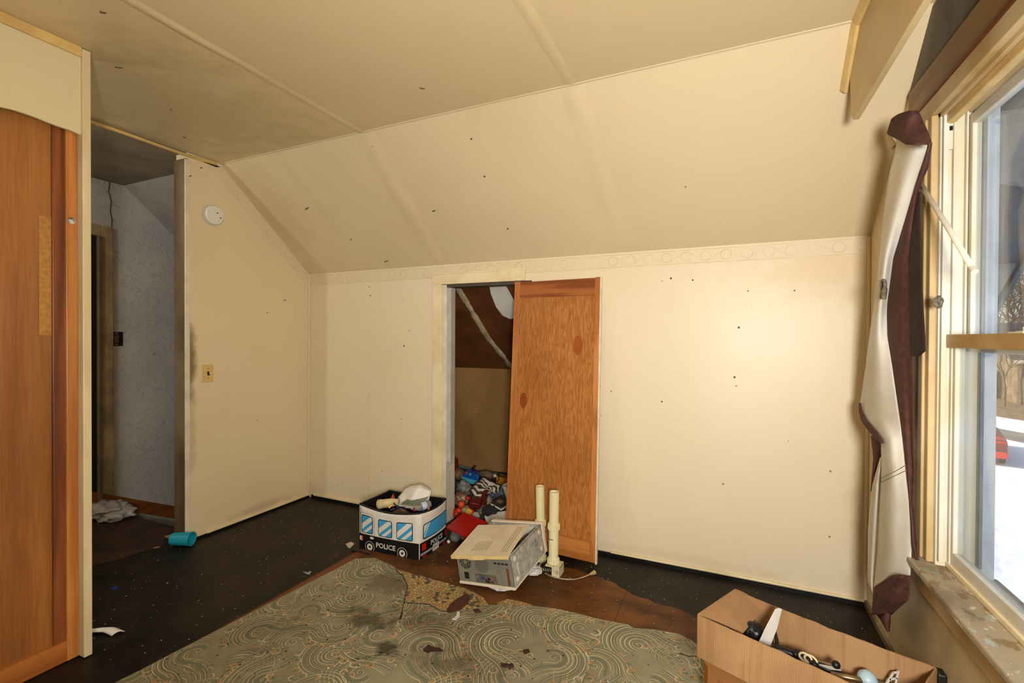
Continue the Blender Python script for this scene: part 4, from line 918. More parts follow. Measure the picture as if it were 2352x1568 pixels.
# crumpled papers the case rests on
for i, (px, py, r_, z_, lb) in enumerate(((1145, 1342, (.085, .06, .026), .024, 'crumpled graph paper under the near edge of the computer case'), (1222, 1312, (.05, .05, .022), .020, 'crumpled graph paper under the right corner of the computer case'))):
    GP = NT('graph_paper_%d' % i); v = GP.obj(); fx, fy, _ = GP.xyz(v)
    g_ = GP.math('MAXIMUM', GP.math('GREATER_THAN', GP.math('FRACT', GP.math('MULTIPLY', fx, 80)), .90), GP.math('GREATER_THAN', GP.math('FRACT', GP.math('MULTIPLY', fy, 80)), .90))
    GP = GP.fin(GP.mix(GP.math('MULTIPLY', g_, .5), (*lin('d3d1cb'), 1), (*lin('8d909a'), 1)), .7)
    p = on(px, py, 2, z_); tag(mk('crumpled_paper', MB().ico((p.x, p.y+.02, r_[2]*.9), r_, 3, .35, 2.6, i+3), GP), lb, 'paper', 'crumpled papers under the computer case')
p = on(1068, 1318, 2, .02); tag(mk('burlap_scrap', MB().ico((p.x-.01, p.y+.06, .04), (.05, .06, .042), 3, .35, 2.2, 9), flat('burlap', '8a7048', .9, .25, 30, bump=.3)), 'tan cloth scrap wedged behind the left of the computer case', 'rag')

# ------------------------------------------------------------------ two cream pipes with fittings
PIPE = flat('cream_pvc', 'e3ddb5', .4, .07, 6, (1, 1, .3), c2='d2c691'); PIPED = flat('pipe_inside', '8a8263', .7)
def pipe(name, label, bx, by, top, r, lean, z0=0):
    e = tag(empty(name, (bx, by, 0), world=True), label, 'pipe', 'cream plastic pipes by the leaning door')
    a_ = Vector((bx, by, z0)); ax = Vector((lean[0], lean[1], 1)).normalized(); L_ = (top-z0)/ax.z
    mk('tube', MB().lathe([(r, 0), (r, L_), (r*.86, L_), (r*.86, L_-.05), (.001, L_-.05)], a_, ax, 24), PIPE, e, smooth=False)
    mk('tube_mouth', MB().lathe([(r*.85, L_-.06), (r*.85, L_-.045), (.001, L_-.044)], a_, ax, 24), PIPED, e)
    for h_, w_ in ((L_*.47, .038), (0, .034)):
        m = MB().lathe([(r*1.04, h_), (r*1.16, h_+.002), (r*1.16, h_+w_-.002), (r*1.04, h_+w_)], a_, ax, 24)
        cf = mk('collar', m, PIPE, e)
        m = MB(); o1 = ax.orthogonal().normalized(); o2 = ax.cross(o1)
        for k in range(16):
            t = k*math.pi/8; q = a_+(o1*math.cos(t)+o2*math.sin(t))*r*1.17; m.tube([q+ax*(h_+.003), q+ax*(h_+w_-.003)], .0026, 4)
        mk('grip_ribs', m, PIPE, cf)
    return e
BH_ = .058
pf = on(1271, 1293, 2, BH_); pf = Vector((pf.x, pf.y, 0))
e1 = pipe('plastic_pipe', 'nearer cream plastic pipe standing on a slotted bracket', pf.x, pf.y, on(1274, 1129, 1, pf.y).z, .0275, (.004, .01), BH_)
pr_ = Vector((-.985, 2.615, 0))
e2 = pipe('plastic_pipe', 'farther cream plastic pipe standing behind the computer case', pr_.x, pr_.y, on(1242, 1117, 1, pr_.y).z, .0265, (-.03, .02), 0)
mk('pipe_mark', MB().box(pf.x-.02, pf.x+.008, pf.y-.0286, pf.y-.0275, .20, .203), PK, e1)
bx_, by_ = pf.x, pf.y
BRK = flat('bracket_cream', 'd5cba2', .5, .12, 16)
m = MB().box(bx_-.036, bx_+.048, by_-.040, by_+.045, BH_-.006, BH_).box(bx_+.045, bx_+.048, by_-.040, by_+.045, 0, BH_).box(bx_+.004, bx_+.048, by_-.0425, by_-.039, .0, BH_).box(bx_-.036, bx_-.033, by_-.01, by_+.045, 0, BH_)
mk('bracket', m, BRK, e1, bevel=.002)
for k in range(3): mk('bracket_slot', MB().box(bx_+.030+k*.005, bx_+.0315+k*.005, by_-.0432, by_-.0424, .022, .042), DARK, e1)
mk('vent_collar', MB().lathe([(.040, .020), (.043, .028), (.043, .044), (.034, .048)], (bx_-.026, by_+.002, 0), (-.25, -.1, 1), 24), flat('black_vent', '1a1916', .5), e1)
m = MB()
for k in range(22):
    t = k*2*math.pi/22; q = Vector((bx_-.034+.0435*math.cos(t), by_+.000+.0435*math.sin(t), .026)); m.tube([q, q+Vector((-.003, -.001, .014))], .002, 4)
mk('vent_fins', m, BRK, e1)['kind'] = 'stuff'
# cable with plug
pts = [on(1222, 1290, 2, .02), on(1238, 1300, 2, .006), on(1256, 1318, 2, .005), on(1285, 1328, 2, .005), on(1318, 1330, 2, .005), on(1342, 1324, 2, .006), on(1354, 1319, 2, .008)]
cbl = tag(empty('power_cord', tuple(pts[3]), world=True), 'dirty cream cord ending in a plug on the floor', 'cord')
def smooth_pts(pts, k=6):
    out = []
    for i in range(len(pts)-1):
        p0, p1, p2, p3 = pts[max(i-1, 0)], pts[i], pts[i+1], pts[min(i+2, len(pts)-1)]
        for j in range(k):
            t = j/k; out.append(.5*((2*p1)+(p2-p0)*t+(2*p0-5*p1+4*p2-p3)*t*t+(3*p1-p0-3*p2+p3)*t**3))
    return out+[pts[-1]]
mk('cable', MB().tube(smooth_pts(pts), .0035, 8), flat('dirty_cable', 'a5957a', .6, .2, 20), cbl, smooth=True)
q = on(1366, 1314, 2, .010); mk('plug', MB().tube([pts[-1], pts[-1].lerp(q, .4), q], [.005, .008, .013], 10), flat('dirty_plug', 'b09a72', .6), cbl)
# teal plastic cup lying by the stub wall
a_ = on(414, 1228, 2, .045); a_ = Vector((a_.x+.012, a_.y-.055, .043)); b_ = on(458, 1229, 2, .043)+Vector((.012, -.055, 0)); ax = (b_-a_)
cu = tag(empty('plastic_cup', tuple(a_), world=True), 'teal plastic cup lying on its side by the hall corner', 'cup')
L_ = ax.length; TEAL = flat('teal_plastic', '1c93a8', .35, .06, 8)
mk('cup_body', MB().lathe([(.001, 0), (.036, .001), (.038, .006), (.042, L_), (.040, L_), (.036, .008), (.001, .007)], a_, ax, 28), TEAL, cu, smooth=False)
mk('cup_rim', MB().tube([a_+ax+(ax.normalized().orthogonal().normalized()*math.cos(k*math.pi/14)+ax.normalized().cross(ax.normalized().orthogonal().normalized())*math.sin(k*math.pi/14))*.0415 for k in range(29)], .0018, 6, False), TEAL, cu, smooth=True)
# plastic bag in the hall
p = on(255, 1178, 2, .0)
tag(mk('plastic_bag', MB().ico((p.x+.04, p.y-.05, .045), (.20, .12, .055), 4, .75, 2.6, 31), flat('grey_white_bag', 'a9a29a', .5, .12, 10), smooth=True), 'crumpled grey white plastic bag on the hall floor', 'bag')

# ------------------------------------------------------------------ curtain tied beside the window
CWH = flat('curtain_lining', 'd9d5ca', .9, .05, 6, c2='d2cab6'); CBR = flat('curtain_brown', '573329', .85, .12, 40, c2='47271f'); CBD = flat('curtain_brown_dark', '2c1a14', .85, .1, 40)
cur = tag(empty('curtain', (.57, 2.25, .2), world=True), 'brown curtain with cream lining bunched beside the window', 'curtain')
def drape(name, rows, X0, bulge, mat, nu=14, nv=60, fold=0.0, ph=0.0, th=.002, wx=1.0):
    def fn(u, v):
        k = v*(len(rows)-1); i = min(int(k), len(rows)-2); t = k-i; y = rows[i][0]*(1-t)+rows[i+1][0]*t
        l = rows[i][1]*(1-t)+rows[i+1][1]*t; r = rows[i][2]*(1-t)+rows[i+1][2]*t
        X = X0-.036*(1-u)*wx-bulge*math.sin(max(0, min(1, u))*math.pi)+fold*math.sin(u*9+ph+v*2)
        p = on(l+(r-l)*u, y, 0, X); return p
    return mk(name, MB().grid(fn, nu, nv), mat, cur, smooth=True, solid=th)
drape('top_heading', [(254, 2088, 2104), (262, 2062, 2114), (272, 2048, 2118), (290, 2042, 2126), (308, 2037, 2134), (322, 2066, 2139), (332, 2082, 2141)], .580, .014, CBR, 14, 20, .003)
drape('lining', [(300, 2067, 2128), (325, 2061, 2137), (343, 2057, 2134), (395, 2044, 2113), (430, 2038, 2102), (489, 2029, 2084), (592, 2020, 2052), (697, 2008, 2038), (728, 2003, 2037), (772, 1997, 2038), (845, 1988, 2050),
      (933, 1975, 2063), (957, 1979, 2067), (985, 2003, 2071), (1009, 2024, 2074), (1097, 2025, 2083), (1150, 2022, 2092), (1257, 2017, 2094), (1320, 2011, 2091), (1338, 2009, 2060), (1348, 2008, 2012)], .600, .011, CWH, 18, 90, .0015)
drape('brown_face', [(330, 2128, 2141), (380, 2112, 2134), (430, 2098, 2112), (480, 2082, 2108), (592, 2048, 2098), (697, 2034, 2096), (728, 2033, 2095), (816, 2040, 2098), (933, 2058, 2099), (1043, 2074, 2099), (1080, 2078, 2101), (1150, 2086, 2097), (1200, 2090, 2103), (1250, 2092, 2108), (1286, 2104, 2110)], .609, .006, CBR, 10, 80, .003, wx=.3)
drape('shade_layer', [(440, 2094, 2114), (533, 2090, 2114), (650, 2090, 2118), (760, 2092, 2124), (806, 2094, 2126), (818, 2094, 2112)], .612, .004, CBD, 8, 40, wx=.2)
drape('bottom_band', [(1322, 2050, 2092), (1346, 2009, 2091), (1365, 2006, 2089), (1378, 2005, 2087), (1398, 2003, 2062), (1411, 2002, 2048)], .598, .014, CBR, 16, 16, .003)
drape('bottom_corner', [(1404, 2008, 2046), (1425, 2024, 2045), (1450, 2038, 2043)], .590, .01, CBR, 8, 10, wx=.5)
drape('back_lining', [(1050, 2022, 2028), (1114, 2004, 2026), (1170, 1998, 2024), (1221, 1994, 2022), (1336, 1993, 2014), (1364, 2004, 2010)], .582, .008, CWH, 8, 40, .002, wx=.3)
drape('edge_fold', [(1000, 2000, 2028), (1030, 2004, 2028), (1053, 2006, 2024), (1090, 2003, 2014), (1128, 2000, 2004)], .588, .004, CBR, 6, 20, wx=.3)
drape('hem_edge', [(925, 1973, 1977), (945, 1973, 1981), (965, 1978, 1992), (990, 1996, 2014), (1010, 2014, 2028), (1018, 2022, 2028)], .559, .003, CBR, 6, 20, wx=.2)
def seamline(pts, X, r=.0012): return MB().tube([on(px, py, 0, X) for px, py in pts], r, 4)
mk('seam', seamline([(2023, 1098), (2040, 1090), (2060, 1080), (2080, 1068)], .558), flat('grey_thread', '8d8474', .8), cur)
mk('seam', seamline([(2022, 1108), (2040, 1100), (2060, 1090), (2081, 1080)], .558), MATS['grey_thread'], cur)
br = tag(empty('curtain_bracket', tuple(on(2050, 325, 0, .60)), world=True), 'short tan wooden curtain rod stub under the brown heading', 'rod')
mk('arm', MB().tube([on(2040, 314, 0, .60), on(2056, 338, 0, .60)], .009, 8), TANTRIM, br); mk('plate', MB().tube([on(2056, 338, 0, .60), on(2058, 341, 0, .605)], .014, 8), TRIM, br)
hk = tag(empty('curtain_hook', tuple(on(2032, 660, 0, .53)), world=True), 'dusty grey hook tangle stuck on the curtain edge', 'hook')
c = on(2032, 656, 0, .556); mk('ring', MB().tube([c+Vector((-.004, .022*math.cos(k*math.pi/8), .022*math.sin(k*math.pi/8))) for k in range(17)], .006, 6, False), flat('dusty_grey', '7d7564', .9, .3, 60), hk, smooth=True)
mk('tangle', MB().ico(c+Vector((-.003, 0, -.03)), (.010, .022, .024), 2, .7, 4, 3), MATS['dusty_grey'], hk)
c = on(2156, 691, 0, XR-.03); tag(mk('insect_nest', MB().ico(c, (.012, .016, .018), 2, .8, 4, 5).ico(c+Vector((0, .006, -.012)), (.010, .01, .01), 2, .8, 4, 6), MATS['dusty_grey']), 'small grey insect nest on the tan window casing', 'nest')
c = on(2173, 818, 0, .685); tag(mk('insect_nest', MB().ico(c, (.008, .014, .022), 2, .7, 4, 8), flat('nest_tan', 'b08a6c', .9, .3, 50)), 'tan mud nest just under the yellowed window rail', 'nest')
wa = tag(empty('curtain_wand', tuple(on(2237, 621, 0, .625)), world=True), 'white wooden wand slanting across the window', 'rod')
mk('rod', MB().tube([on(2108, 412, 0, .615), on(2176, 520, 0, .62), on(2236, 620, 0, .625)], .0075, 10), TRIMW, wa, smooth=True)
mk('end_cap', MB().tube([on(2233, 615, 0, .625), on(2239, 624, 0, .625)], .0085, 10), TRIMW, wa)

# ------------------------------------------------------------------ long cardboard box on a smaller carton
CARD = NT('corrugated_card'); v = CARD.obj(); 
wv = CARD.math('SINE', CARD.math('MULTIPLY', CARD.math('ADD', CARD.math('MULTIPLY', CARD.xyz(v)[0], .912), CARD.math('MULTIPLY', CARD.xyz(v)[1], -.41)), 900))
broad = CARD.noise(CARD.obj((9, 9, .6)), 3, 3)
col = CARD.mix(CARD.step(CARD.noise(v, 4, 3), .3, .7), (*lin('99724a'), 1), (*lin('aa8458'), 1)); col = CARD.mix(CARD.math('MULTIPLY', CARD.step(broad, .5, .62), .45), col, (*lin('8a6438'), 1))
CARD.bump(CARD.math('ADD', wv, CARD.math('MULTIPLY', broad, 2.5)), .10, .003); CARD = CARD.fin(col, .75)
CARD2 = flat('darker_card', '8a5c2c', .75, .1, 6); TAPE = flat('brown_tape', '6f3d10', .3, .1, 10); PRINT = flat('red_print', '8a4a24', .8)
RZ = .34
A = on(1603, 1411, 2, RZ); Bk = on(1688, 1354, 2, RZ); Cn = on(2150, 1533, 2, RZ); e1_ = Cn-Bk; Dn = A+e1_*.985
cb = tag(empty('cardboard_box', tuple((A+Cn)/2), world=True), 'long open cardboard box with one flap folded in, by the window', 'box')
zb = .19
def side(P0, P1, name, droop=0, top=0):
    ux = P1-P0
    def fn(u, v):
        p = P0+ux*u; z = zb+(RZ-zb)*v+(.004*noise.noise(Vector((u*12, P0.x, 1))) if v > .99 else 0)-(droop*math.sin(u*math.pi)*v)
        return (p.x, p.y, z)
    return mk(name, MB().grid(fn, 30, 6), CARD, cb, solid=.005)
side(A, Dn, 'long_side'); side(Bk, Cn, 'long_side', .006); side(A, Bk, 'end_side'); side(Dn, Cn, 'end_side')
mk('bottom', MB().prism([Vector((p.x, p.y, zb)) for p in (A, Bk, Cn, Dn)], (0, 0, .004)), CARD, cb)
F1 = on(1752, 1400, 2, .292); F2 = on(1706, 1456, 2, .292)
mk('flap', MB().grid(lambda u, v: A.lerp(Bk, u).lerp(F2.lerp(F1, u), v)+Vector((0, 0, .008*math.sin(v*math.pi)*(.6+u)+.002)), 12, 10), CARD, cb, solid=.005, label='end flap folded inwards')
mk('pen_mark', MB().tube([on(2002, 1468, 2, .30)+Vector((0, -.006, 0)), on(1998, 1500, 2, .265)+Vector((0, -.006, 0))], .001, 4), PK, cb)
sb = tag(empty('carton', tuple(A), world=True), 'smaller darker carton under the long cardboard box', 'box')
ux = e1_.normalized(); uy = Vector((-ux.y, ux.x, 0)); A2 = Vector((A.x, A.y, .0062))+ux*.018+uy*.012
q = [A2, A2+ux*.44, A2+ux*.44+uy*.22, A2+uy*.22]
mk('body', MB().prism(q, (0, 0, zb-.0105)), CARD2, sb, bevel=.002)
mk('tape', MB().prism([A2-uy*.0006+ux*.002+Z1*.03, A2-uy*.0006+ux*.014+Z1*.03, A2-uy*.0006+ux*.014+Z1*.16, A2-uy*.0006+ux*.002+Z1*.165], -uy*.0006), TAPE, sb)
for k in range(3):
    o_ = A2+ux*(.05+.004*k)-uy*.0008+Z1*(.120-.022*k)
    m = MB()
    for j in range(9): m.prism([o_+ux*(.011*j), o_+ux*(.011*j+.007), o_+ux*(.011*j+.007)+Z1*.010, o_+ux*(.011*j)+Z1*.010], -uy*.0005)
    mk('faded_print', m, PRINT, sb)['kind'] = 'stuff'
# toy helicopter inside
HK = flat('black_plastic', '141312', .4, .2, 20); HW = flat('grey_white_blade', 'c3bdb2', .4, .1, 10); HG = flat('boom_metal', '8f7c58', .3, .2, 30, metal=.7)
zf_ = .245
he = tag(empty('toy_helicopter', tuple(on(1800, 1500, 2, zf_)), world=True), 'broken black toy helicopter with a grey blade in the cardboard box', 'toy')
h = lambda px, py, z=zf_: on(px, py, 2, z)
c = h(1730, 1452, .27); mk('canopy', MB().ico(c, (.040, .034, .036), 3, .25, 2.4, 4), HK, he, smooth=True)
m = MB()
for i, (px, py) in enumerate(((1742, 1438), (1735, 1446), (1728, 1455))): m.ico(h(px, py, .30), .008, 1)
mk('gear_knobs', m, HK, he)['kind'] = 'stuff'
b_ = h(1754, 1486, .27); t_ = on(1789, 1399, 1, b_.y+.05); d_ = (t_-b_).normalized(); sd_ = RT.copy()
mk('rotor_blade', MB().prism([b_-sd_*.025, b_+sd_*.022, b_.lerp(t_, .5)+sd_*.021, t_+sd_*.011, t_+d_*.004, t_-sd_*.013, b_.lerp(t_, .5)-sd_*.021], Vector((0, .004, 0))), HW, he, bevel=.001)
mk('rotor_mast', MB().tube([h(1779, 1448, .27), h(1784, 1468, .27), h(1786, 1492, .255)], .006, 8), HK, he)
mk('fuselage', MB().tube(smooth_pts([h(1772, 1488, .275), h(1815, 1500, .27), h(1860, 1518, .262), h(1905, 1540, .255), h(1935, 1552, .25)]), .013, 8), HK, he, smooth=True)
for (px, py) in ((1826, 1500), (1870, 1524)): mk('servo', MB().ico(h(px, py, .275), (.014, .014, .012), 2, .3, 3, px), HK, he)
for k in range(2):
    c = h(1850+k*12, 1510+k*5, .282); mk('swash_ring', MB().tube([c+ux*(.018*math.cos(t*math.pi/8))+Z1*(.014*math.sin(t*math.pi/8)) for t in range(17)], .0035, 6, False), flat('cream_plastic', 'cdbf94', .4), he, smooth=True)
mk('link_rod', MB().tube([h(1870, 1515, .285), h(1912, 1526, .28)], .003, 6), HG, he); mk('flybar_weight', MB().ico(h(1920, 1526, .282), .013, 2), HK, he, smooth=True)
mk('side_plate', MB().prism([h(1880, 1526, .272), h(1912, 1532, .272), h(1932, 1540, .27), h(1905, 1537, .27)], (0, 0, .003)), HW, he)
mk('tail_boom', MB().tube([h(1908, 1548, .26), h(1985, 1563, .25), h(2075, 1580, .24)], .009, 12), HG, he, smooth=True)
t0_ = h(2048, 1575, .25)
for pl in ([(2033, 1570), (2040, 1570), (2055, 1546), (2050, 1544)], [(2055, 1570), (2060, 1570), (2066, 1542), (2061, 1541)], [(2050, 1544), (2066, 1541), (2066, 1545), (2052, 1548)], [(2044, 1558), (2062, 1556), (2062, 1560), (2043, 1562)]):
    mk('tail_fin', MB().prism([on(px, py, 1, t0_.y) for px, py in pl], (0, .004, 0)), HW, he)
c = h(1992, 1560, .25); tag(mk('blue_ball', MB().lathe([(.005, -.026), (.018, -.02), (.027, -.006), (.028, .004), (.022, .018), (.010, .026), (.002, .028)], c, (0, .2, 1), 20), flat('pale_blue', '9db4bd', .4), smooth=True), 'pale blue plastic ball in the cardboard box', 'ball')
p = on(2160, 1540, 2, .325); bs = tag(empty('black_bar', (p.x, p.y, 0), world=True), 'black plastic bar standing between the box and the wall', 'bar')
mk('bar', MB().box(p.x-.012, p.x+.012, p.y-.02, p.y+.02, 0, .325), HK, bs, bevel=.006); mk('bar_foot', MB().box(p.x-.014, p.x+.014, p.y-.024, p.y+.024, 0, .02), HK, bs, bevel=.004)

# ------------------------------------------------------------------ heap of things in the closet
def c_(px, py, Y): return on(px, py, 1, Y)
def sz(n_, P_): return n_*depth(P_)/F
m = MB().grid(lambda u, v: (-2.66+1.88*u, D+T+.012+v*(CY-D-T-.03), max(.0, .01+.15*(v**.8)*(1-.3*abs(u-.5))+.035*noise.noise(Vector((u*9, v*7, 2))))), 40, 26)
tag(mk('trash_heap', m, flat('dark_trash', '4a443c', .8, .5, 9, c2='211d19')), 'dark layer of loose trash covering the closet floor', 'trash', kind='stuff')
def lump(name, label, cat, px0, px1, py0, py1, Y, mat, amp=.35, fr=2.4, seed=1, dy=1.0, sub=4, smooth=True):
    c = c_((px0+px1)/2, (py0+py1)/2, Y); rx, rz = sz((px1-px0)/2, c), sz((py1-py0)/2, c)
    m = MB().ico((0, 0, 0), (1, 1, 1), 4); rs = random.Random(seed); fa = [Vector((rs.uniform(-1, 1), rs.uniform(-1, 1), rs.uniform(-1, 1))).normalized() for _ in range(4)]
    out = []
    for p_ in m.v:      # long creased folds running in a few directions, like crushed cloth or film
        v = Vector(p_); w_ = noise.noise(v*1.1+Vector((seed, 0, 0)))*1.6; k = 1+amp*.5*noise.noise(v*fr*.6+Vector((0, seed, 0)))
        for i_, d_ in enumerate(fa): k += amp*.40*(.5-abs(math.sin((v.dot(d_)+w_*.45)*(5+i_*2.4)+seed)))*(.5+abs(noise.noise(v*1.3+Vector((i_*5, seed, 1)))))
        out.append(tuple(c+Vector((v.x*rx*1.08, v.y*min(rx, rz)*dy, v.z*rz*1.08))*k))
    m.v = out
    return tag(mk(name, m, mat, smooth=smooth), label, cat)
FOIL = flat('silver_foil', 'b9b6b0', .25, .3, 20, metal=.6, c2='5f5c58'); GREYBAG = flat('grey_poly_bag', '8d8a82', .4, .2, 9, c2='5d5a54'); BRBAG = flat('brown_paper_bag', '7a5a38', .7, .25, 9, c2='5a3f24')
lump('brown_bag', 'crumpled brown paper bag below the red toolbox in the closet', 'bag', 1034, 1066, 1074, 1102, 3.42, BRBAG, seed=2)
lump('brown_bag', 'crumpled brown bag behind the striped cloth in the closet', 'bag', 1102, 1134, 1080, 1100, 3.42, flat('grey_brown_bag', '6b5842', .6, .3, 9), seed=3)
lump('plastic_bag', 'grey plastic bag left of the striped cloth in the closet', 'bag', 1044, 1086, 1106, 1140, 3.26, GREYBAG, .45, seed=4)
lump('plastic_bag', 'dark grey plastic bag at the closet jamb', 'bag', 1026, 1050, 1098, 1132, 3.20, flat('teal_grey_bag', '565b58', .3, .4, 12), .5, seed=5)
lump('snack_wrapper', 'silver and brown snack wrapper in the middle of the closet heap', 'wrapper', 1038, 1076, 1130, 1160, 3.08, flat('foil_brown', 'a08a78', .3, .4, 7, metal=.3, c2='7a4422'), .6, 3.0, 6)
lump('foil_wrapper', 'crumpled silver foil beside the closet jamb', 'wrapper', 1028, 1044, 1138, 1158, 3.02, FOIL, .6, 3.2, 7)
lump('speckled_cloth', 'blue grey speckled cloth under the brown book', 'cloth', 1112, 1166, 1112, 1146, 3.22, flat('speckled', '5b646a', .9, .8, 90, c2='23282c'), .3, seed=8)
lump('brown_sweater', 'crumpled taupe sweater below the dark red box', 'cloth', 1094, 1130, 1158, 1184, 3.02, flat('taupe_knit', '6d5f4e', .95, .2, 40), .5, 2.0, 9)
lump('black_cloth', 'dark crumpled cloth behind the open booklet', 'cloth', 1104, 1150, 1162, 1190, 3.00, flat('dark_knit', '2a2624', .95, .3, 30), .4, 2.0, 10)
lump('beige_sock', 'beige crumpled sock right of the dark red box', 'cloth', 1106, 1130, 1136, 1158, 3.08, flat('beige_knit', '9a8a72', .95, .2, 30), .3, 2.0, 11)
lump('clear_bag', 'crumpled pale plastic bag at the bottom of the closet heap', 'bag', 1058, 1084, 1162, 1186, 2.98, flat('olive_bag', '9a946a', .4, .3, 12), .4, 2.6, 12)
# blue two-tone toy
p0 = c_(1060, 1105, 3.40); sc_ = sz(1, p0); TM = Matrix.Translation(p0) @ Matrix.Rotation(.12, 4, 'Y')
tb = tag(empty('blue_toy_case', mat=TM), 'blue two tone toy case with buttons on the closet heap', 'toy')
LB = flat('sky_blue_plastic', '4fb3cf', .35, .05); DB = flat('royal_blue_plastic', '1553a8', .35, .06)
mk('base', MB().hexa([(0, 0, 0), (32*sc_, 0, 0), (32*sc_, .10, 0), (0, .10, 0)], [(-2*sc_, 0, 11*sc_), (41*sc_, 0, 11*sc_), (41*sc_, .11, 11*sc_), (-2*sc_, .11, 11*sc_)]), LB, tb, bevel=.005)
mk('lid', MB().hexa([(-1*sc_, 0, 11*sc_), (41*sc_, 0, 11*sc_), (41*sc_, .11, 11*sc_), (-1*sc_, .11, 11*sc_)], [(4*sc_, .01, 24*sc_), (40*sc_, .01, 24*sc_), (40*sc_, .09, 24*sc_), (4*sc_, .09, 24*sc_)]), DB, tb, bevel=.006)
for x_, cc in ((10, 'c01c28'), (20, '4fb0b0'), (34, '2a6a4a')): mk('button', MB().lathe([(.010, 0), (.010, .006), (.006, .008)], (x_*sc_, .006, 21*sc_), (0, -1, .4), 12), flat('btn_'+cc, cc, .4), tb)
# striped cloth
n = NT('striped_cloth'); u_, v_, _ = n.xyz(n.uv()); w_ = n.math('SINE', n.math('MULTIPLY', n.math('ADD', u_, n.math('MULTIPLY', n.noise(n.uv(), 3, 2), .35)), 34))
col = n.mix(n.step(w_, -.1, .1), (*lin('d3cdc4'), 1), (*lin('5f482a'), 1)); col = n.mix(n.step(w_, .75, .9), col, (*lin('2b2119'), 1)); STR = n.fin(col, .8)
for nm_, lb_, P_ in (('striped_cloth', 'white and brown striped cloth draped over the closet heap', [[c_(1080, 1130, 3.10), c_(1092, 1110, 3.14), c_(1112, 1094, 3.22)], [c_(1091, 1140, 3.06), c_(1106, 1120, 3.09), c_(1126, 1100, 3.16)], [c_(1098, 1146, 3.05), c_(1124, 1117, 3.06), c_(1150, 1114, 3.14)], [c_(1120, 1134, 3.04), c_(1132, 1130, 3.06), c_(1144, 1134, 3.10)]]),):
    g_ = MB().grid(lambda u, v: bil(P_, u, v)+Vector((0, -.02*math.sin(u*8+v*3), .008*math.sin(v*9))), 20, 20); cnt = [0]
    o_ = mk(nm_, g_, STR, None, smooth=True, solid=.002); l_ = o_.data.uv_layers.new(name='UVMap')
    for lp in o_.data.loops: k = lp.vertex_index; l_.data[lp.index].uv = ((k % 21)/20, (k//21)/20)
    tag(o_, lb_, 'cloth')
# dark red box with a raised end
p0 = c_(1077, 1164, 2.97); sc_ = sz(1, p0); TM = Matrix.Translation(p0) @ Matrix.Rotation(.10, 4, 'Z') @ Matrix.Rotation(.08, 4, 'Y'); DR = flat('dark_red_plastic', '5a1410', .35, .08)
rb = tag(empty('red_plastic_box', mat=TM), 'dark red plastic box with a raised end under the striped cloth', 'box')
mk('body', MB().box(0, 28*sc_, 0, .09, 0, 20*sc_), DR, rb, bevel=.004); mk('raised_end', MB().box(26*sc_, 35*sc_, .02, .09, 6*sc_, 38*sc_), DR, rb, bevel=.004); mk('edge_line', MB().box(4*sc_, 22*sc_, -.001, 0, 10*sc_, 11*sc_), flat('pink_line', 'a8706a', .4), rb)
# brown book and open booklet
def slab(name, label, cat, q, th, mat, pages):
    e = tag(empty(name, tuple(q[0]), world=True), label, cat); nb = (q[1]-q[0]).cross(q[3]-q[0]).normalized(); nb = nb if nb.z > 0 else -nb
    mk('cover', MB().prism(q, nb*.002), mat, e); mk('pages', MB().prism([p_-nb*.0004 for p_ in q], -nb*th), pages, e); return e, nb
PG = flat('white_pages', 'd5d2c8', .8, .05, 30)
e, nb = slab('brown_book', 'dark brown hardback book lying on the closet heap', 'book', [c_(1127, 1155, 3.02), c_(1151, 1168, 2.98), c_(1178, 1150, 3.10), c_(1150, 1137, 3.14)], .014, flat('brown_cover', '3f3028', .4, .2, 14), PG)
q = [c_(1140, 1152, 3.05), c_(1150, 1157, 3.03), c_(1157, 1151, 3.07), c_(1147, 1147, 3.08)]; mk('cover_picture', MB().prism([p_+nb*.0022 for p_ in q], nb*.0005), flat('cover_pic', '8a7c6a', .5, .3, 40), e)
TXT = flat('grey_text', '9a9a9c', .8)
bo = tag(empty('open_booklet', tuple(c_(1140, 1195, 2.92)), world=True), 'open white instruction booklet at the front of the closet heap', 'booklet')
qa = [c_(1118, 1203, 2.90), c_(1147, 1203, 2.87), c_(1143, 1176, 2.99), c_(1112, 1180, 2.99)]; qb = [c_(1147, 1203, 2.87), c_(1178, 1203, 2.90), c_(1176, 1172, 3.00), c_(1143, 1176, 2.99)]
for q, nm_ in ((qa, 'page'), (qb, 'page')):
    nb = (q[1]-q[0]).cross(q[3]-q[0]).normalized(); pg = mk(nm_, MB().prism(q, nb*.003), PG, bo)
    m = MB()
    for k in range(6):
        a_, b_ = q[0].lerp(q[3], .22+.1*k), q[1].lerp(q[2], .22+.1*k); s0, s1 = a_.lerp(b_, .2), a_.lerp(b_, .45+.3*((k*7) % 3)/3); up_ = (q[3]-q[0])*.035
        m.face([p_+nb*.0034 for p_ in (s0, s1, s1+up_, s0+up_)])
    mk('text_lines', m, TXT, pg)['kind'] = 'stuff'
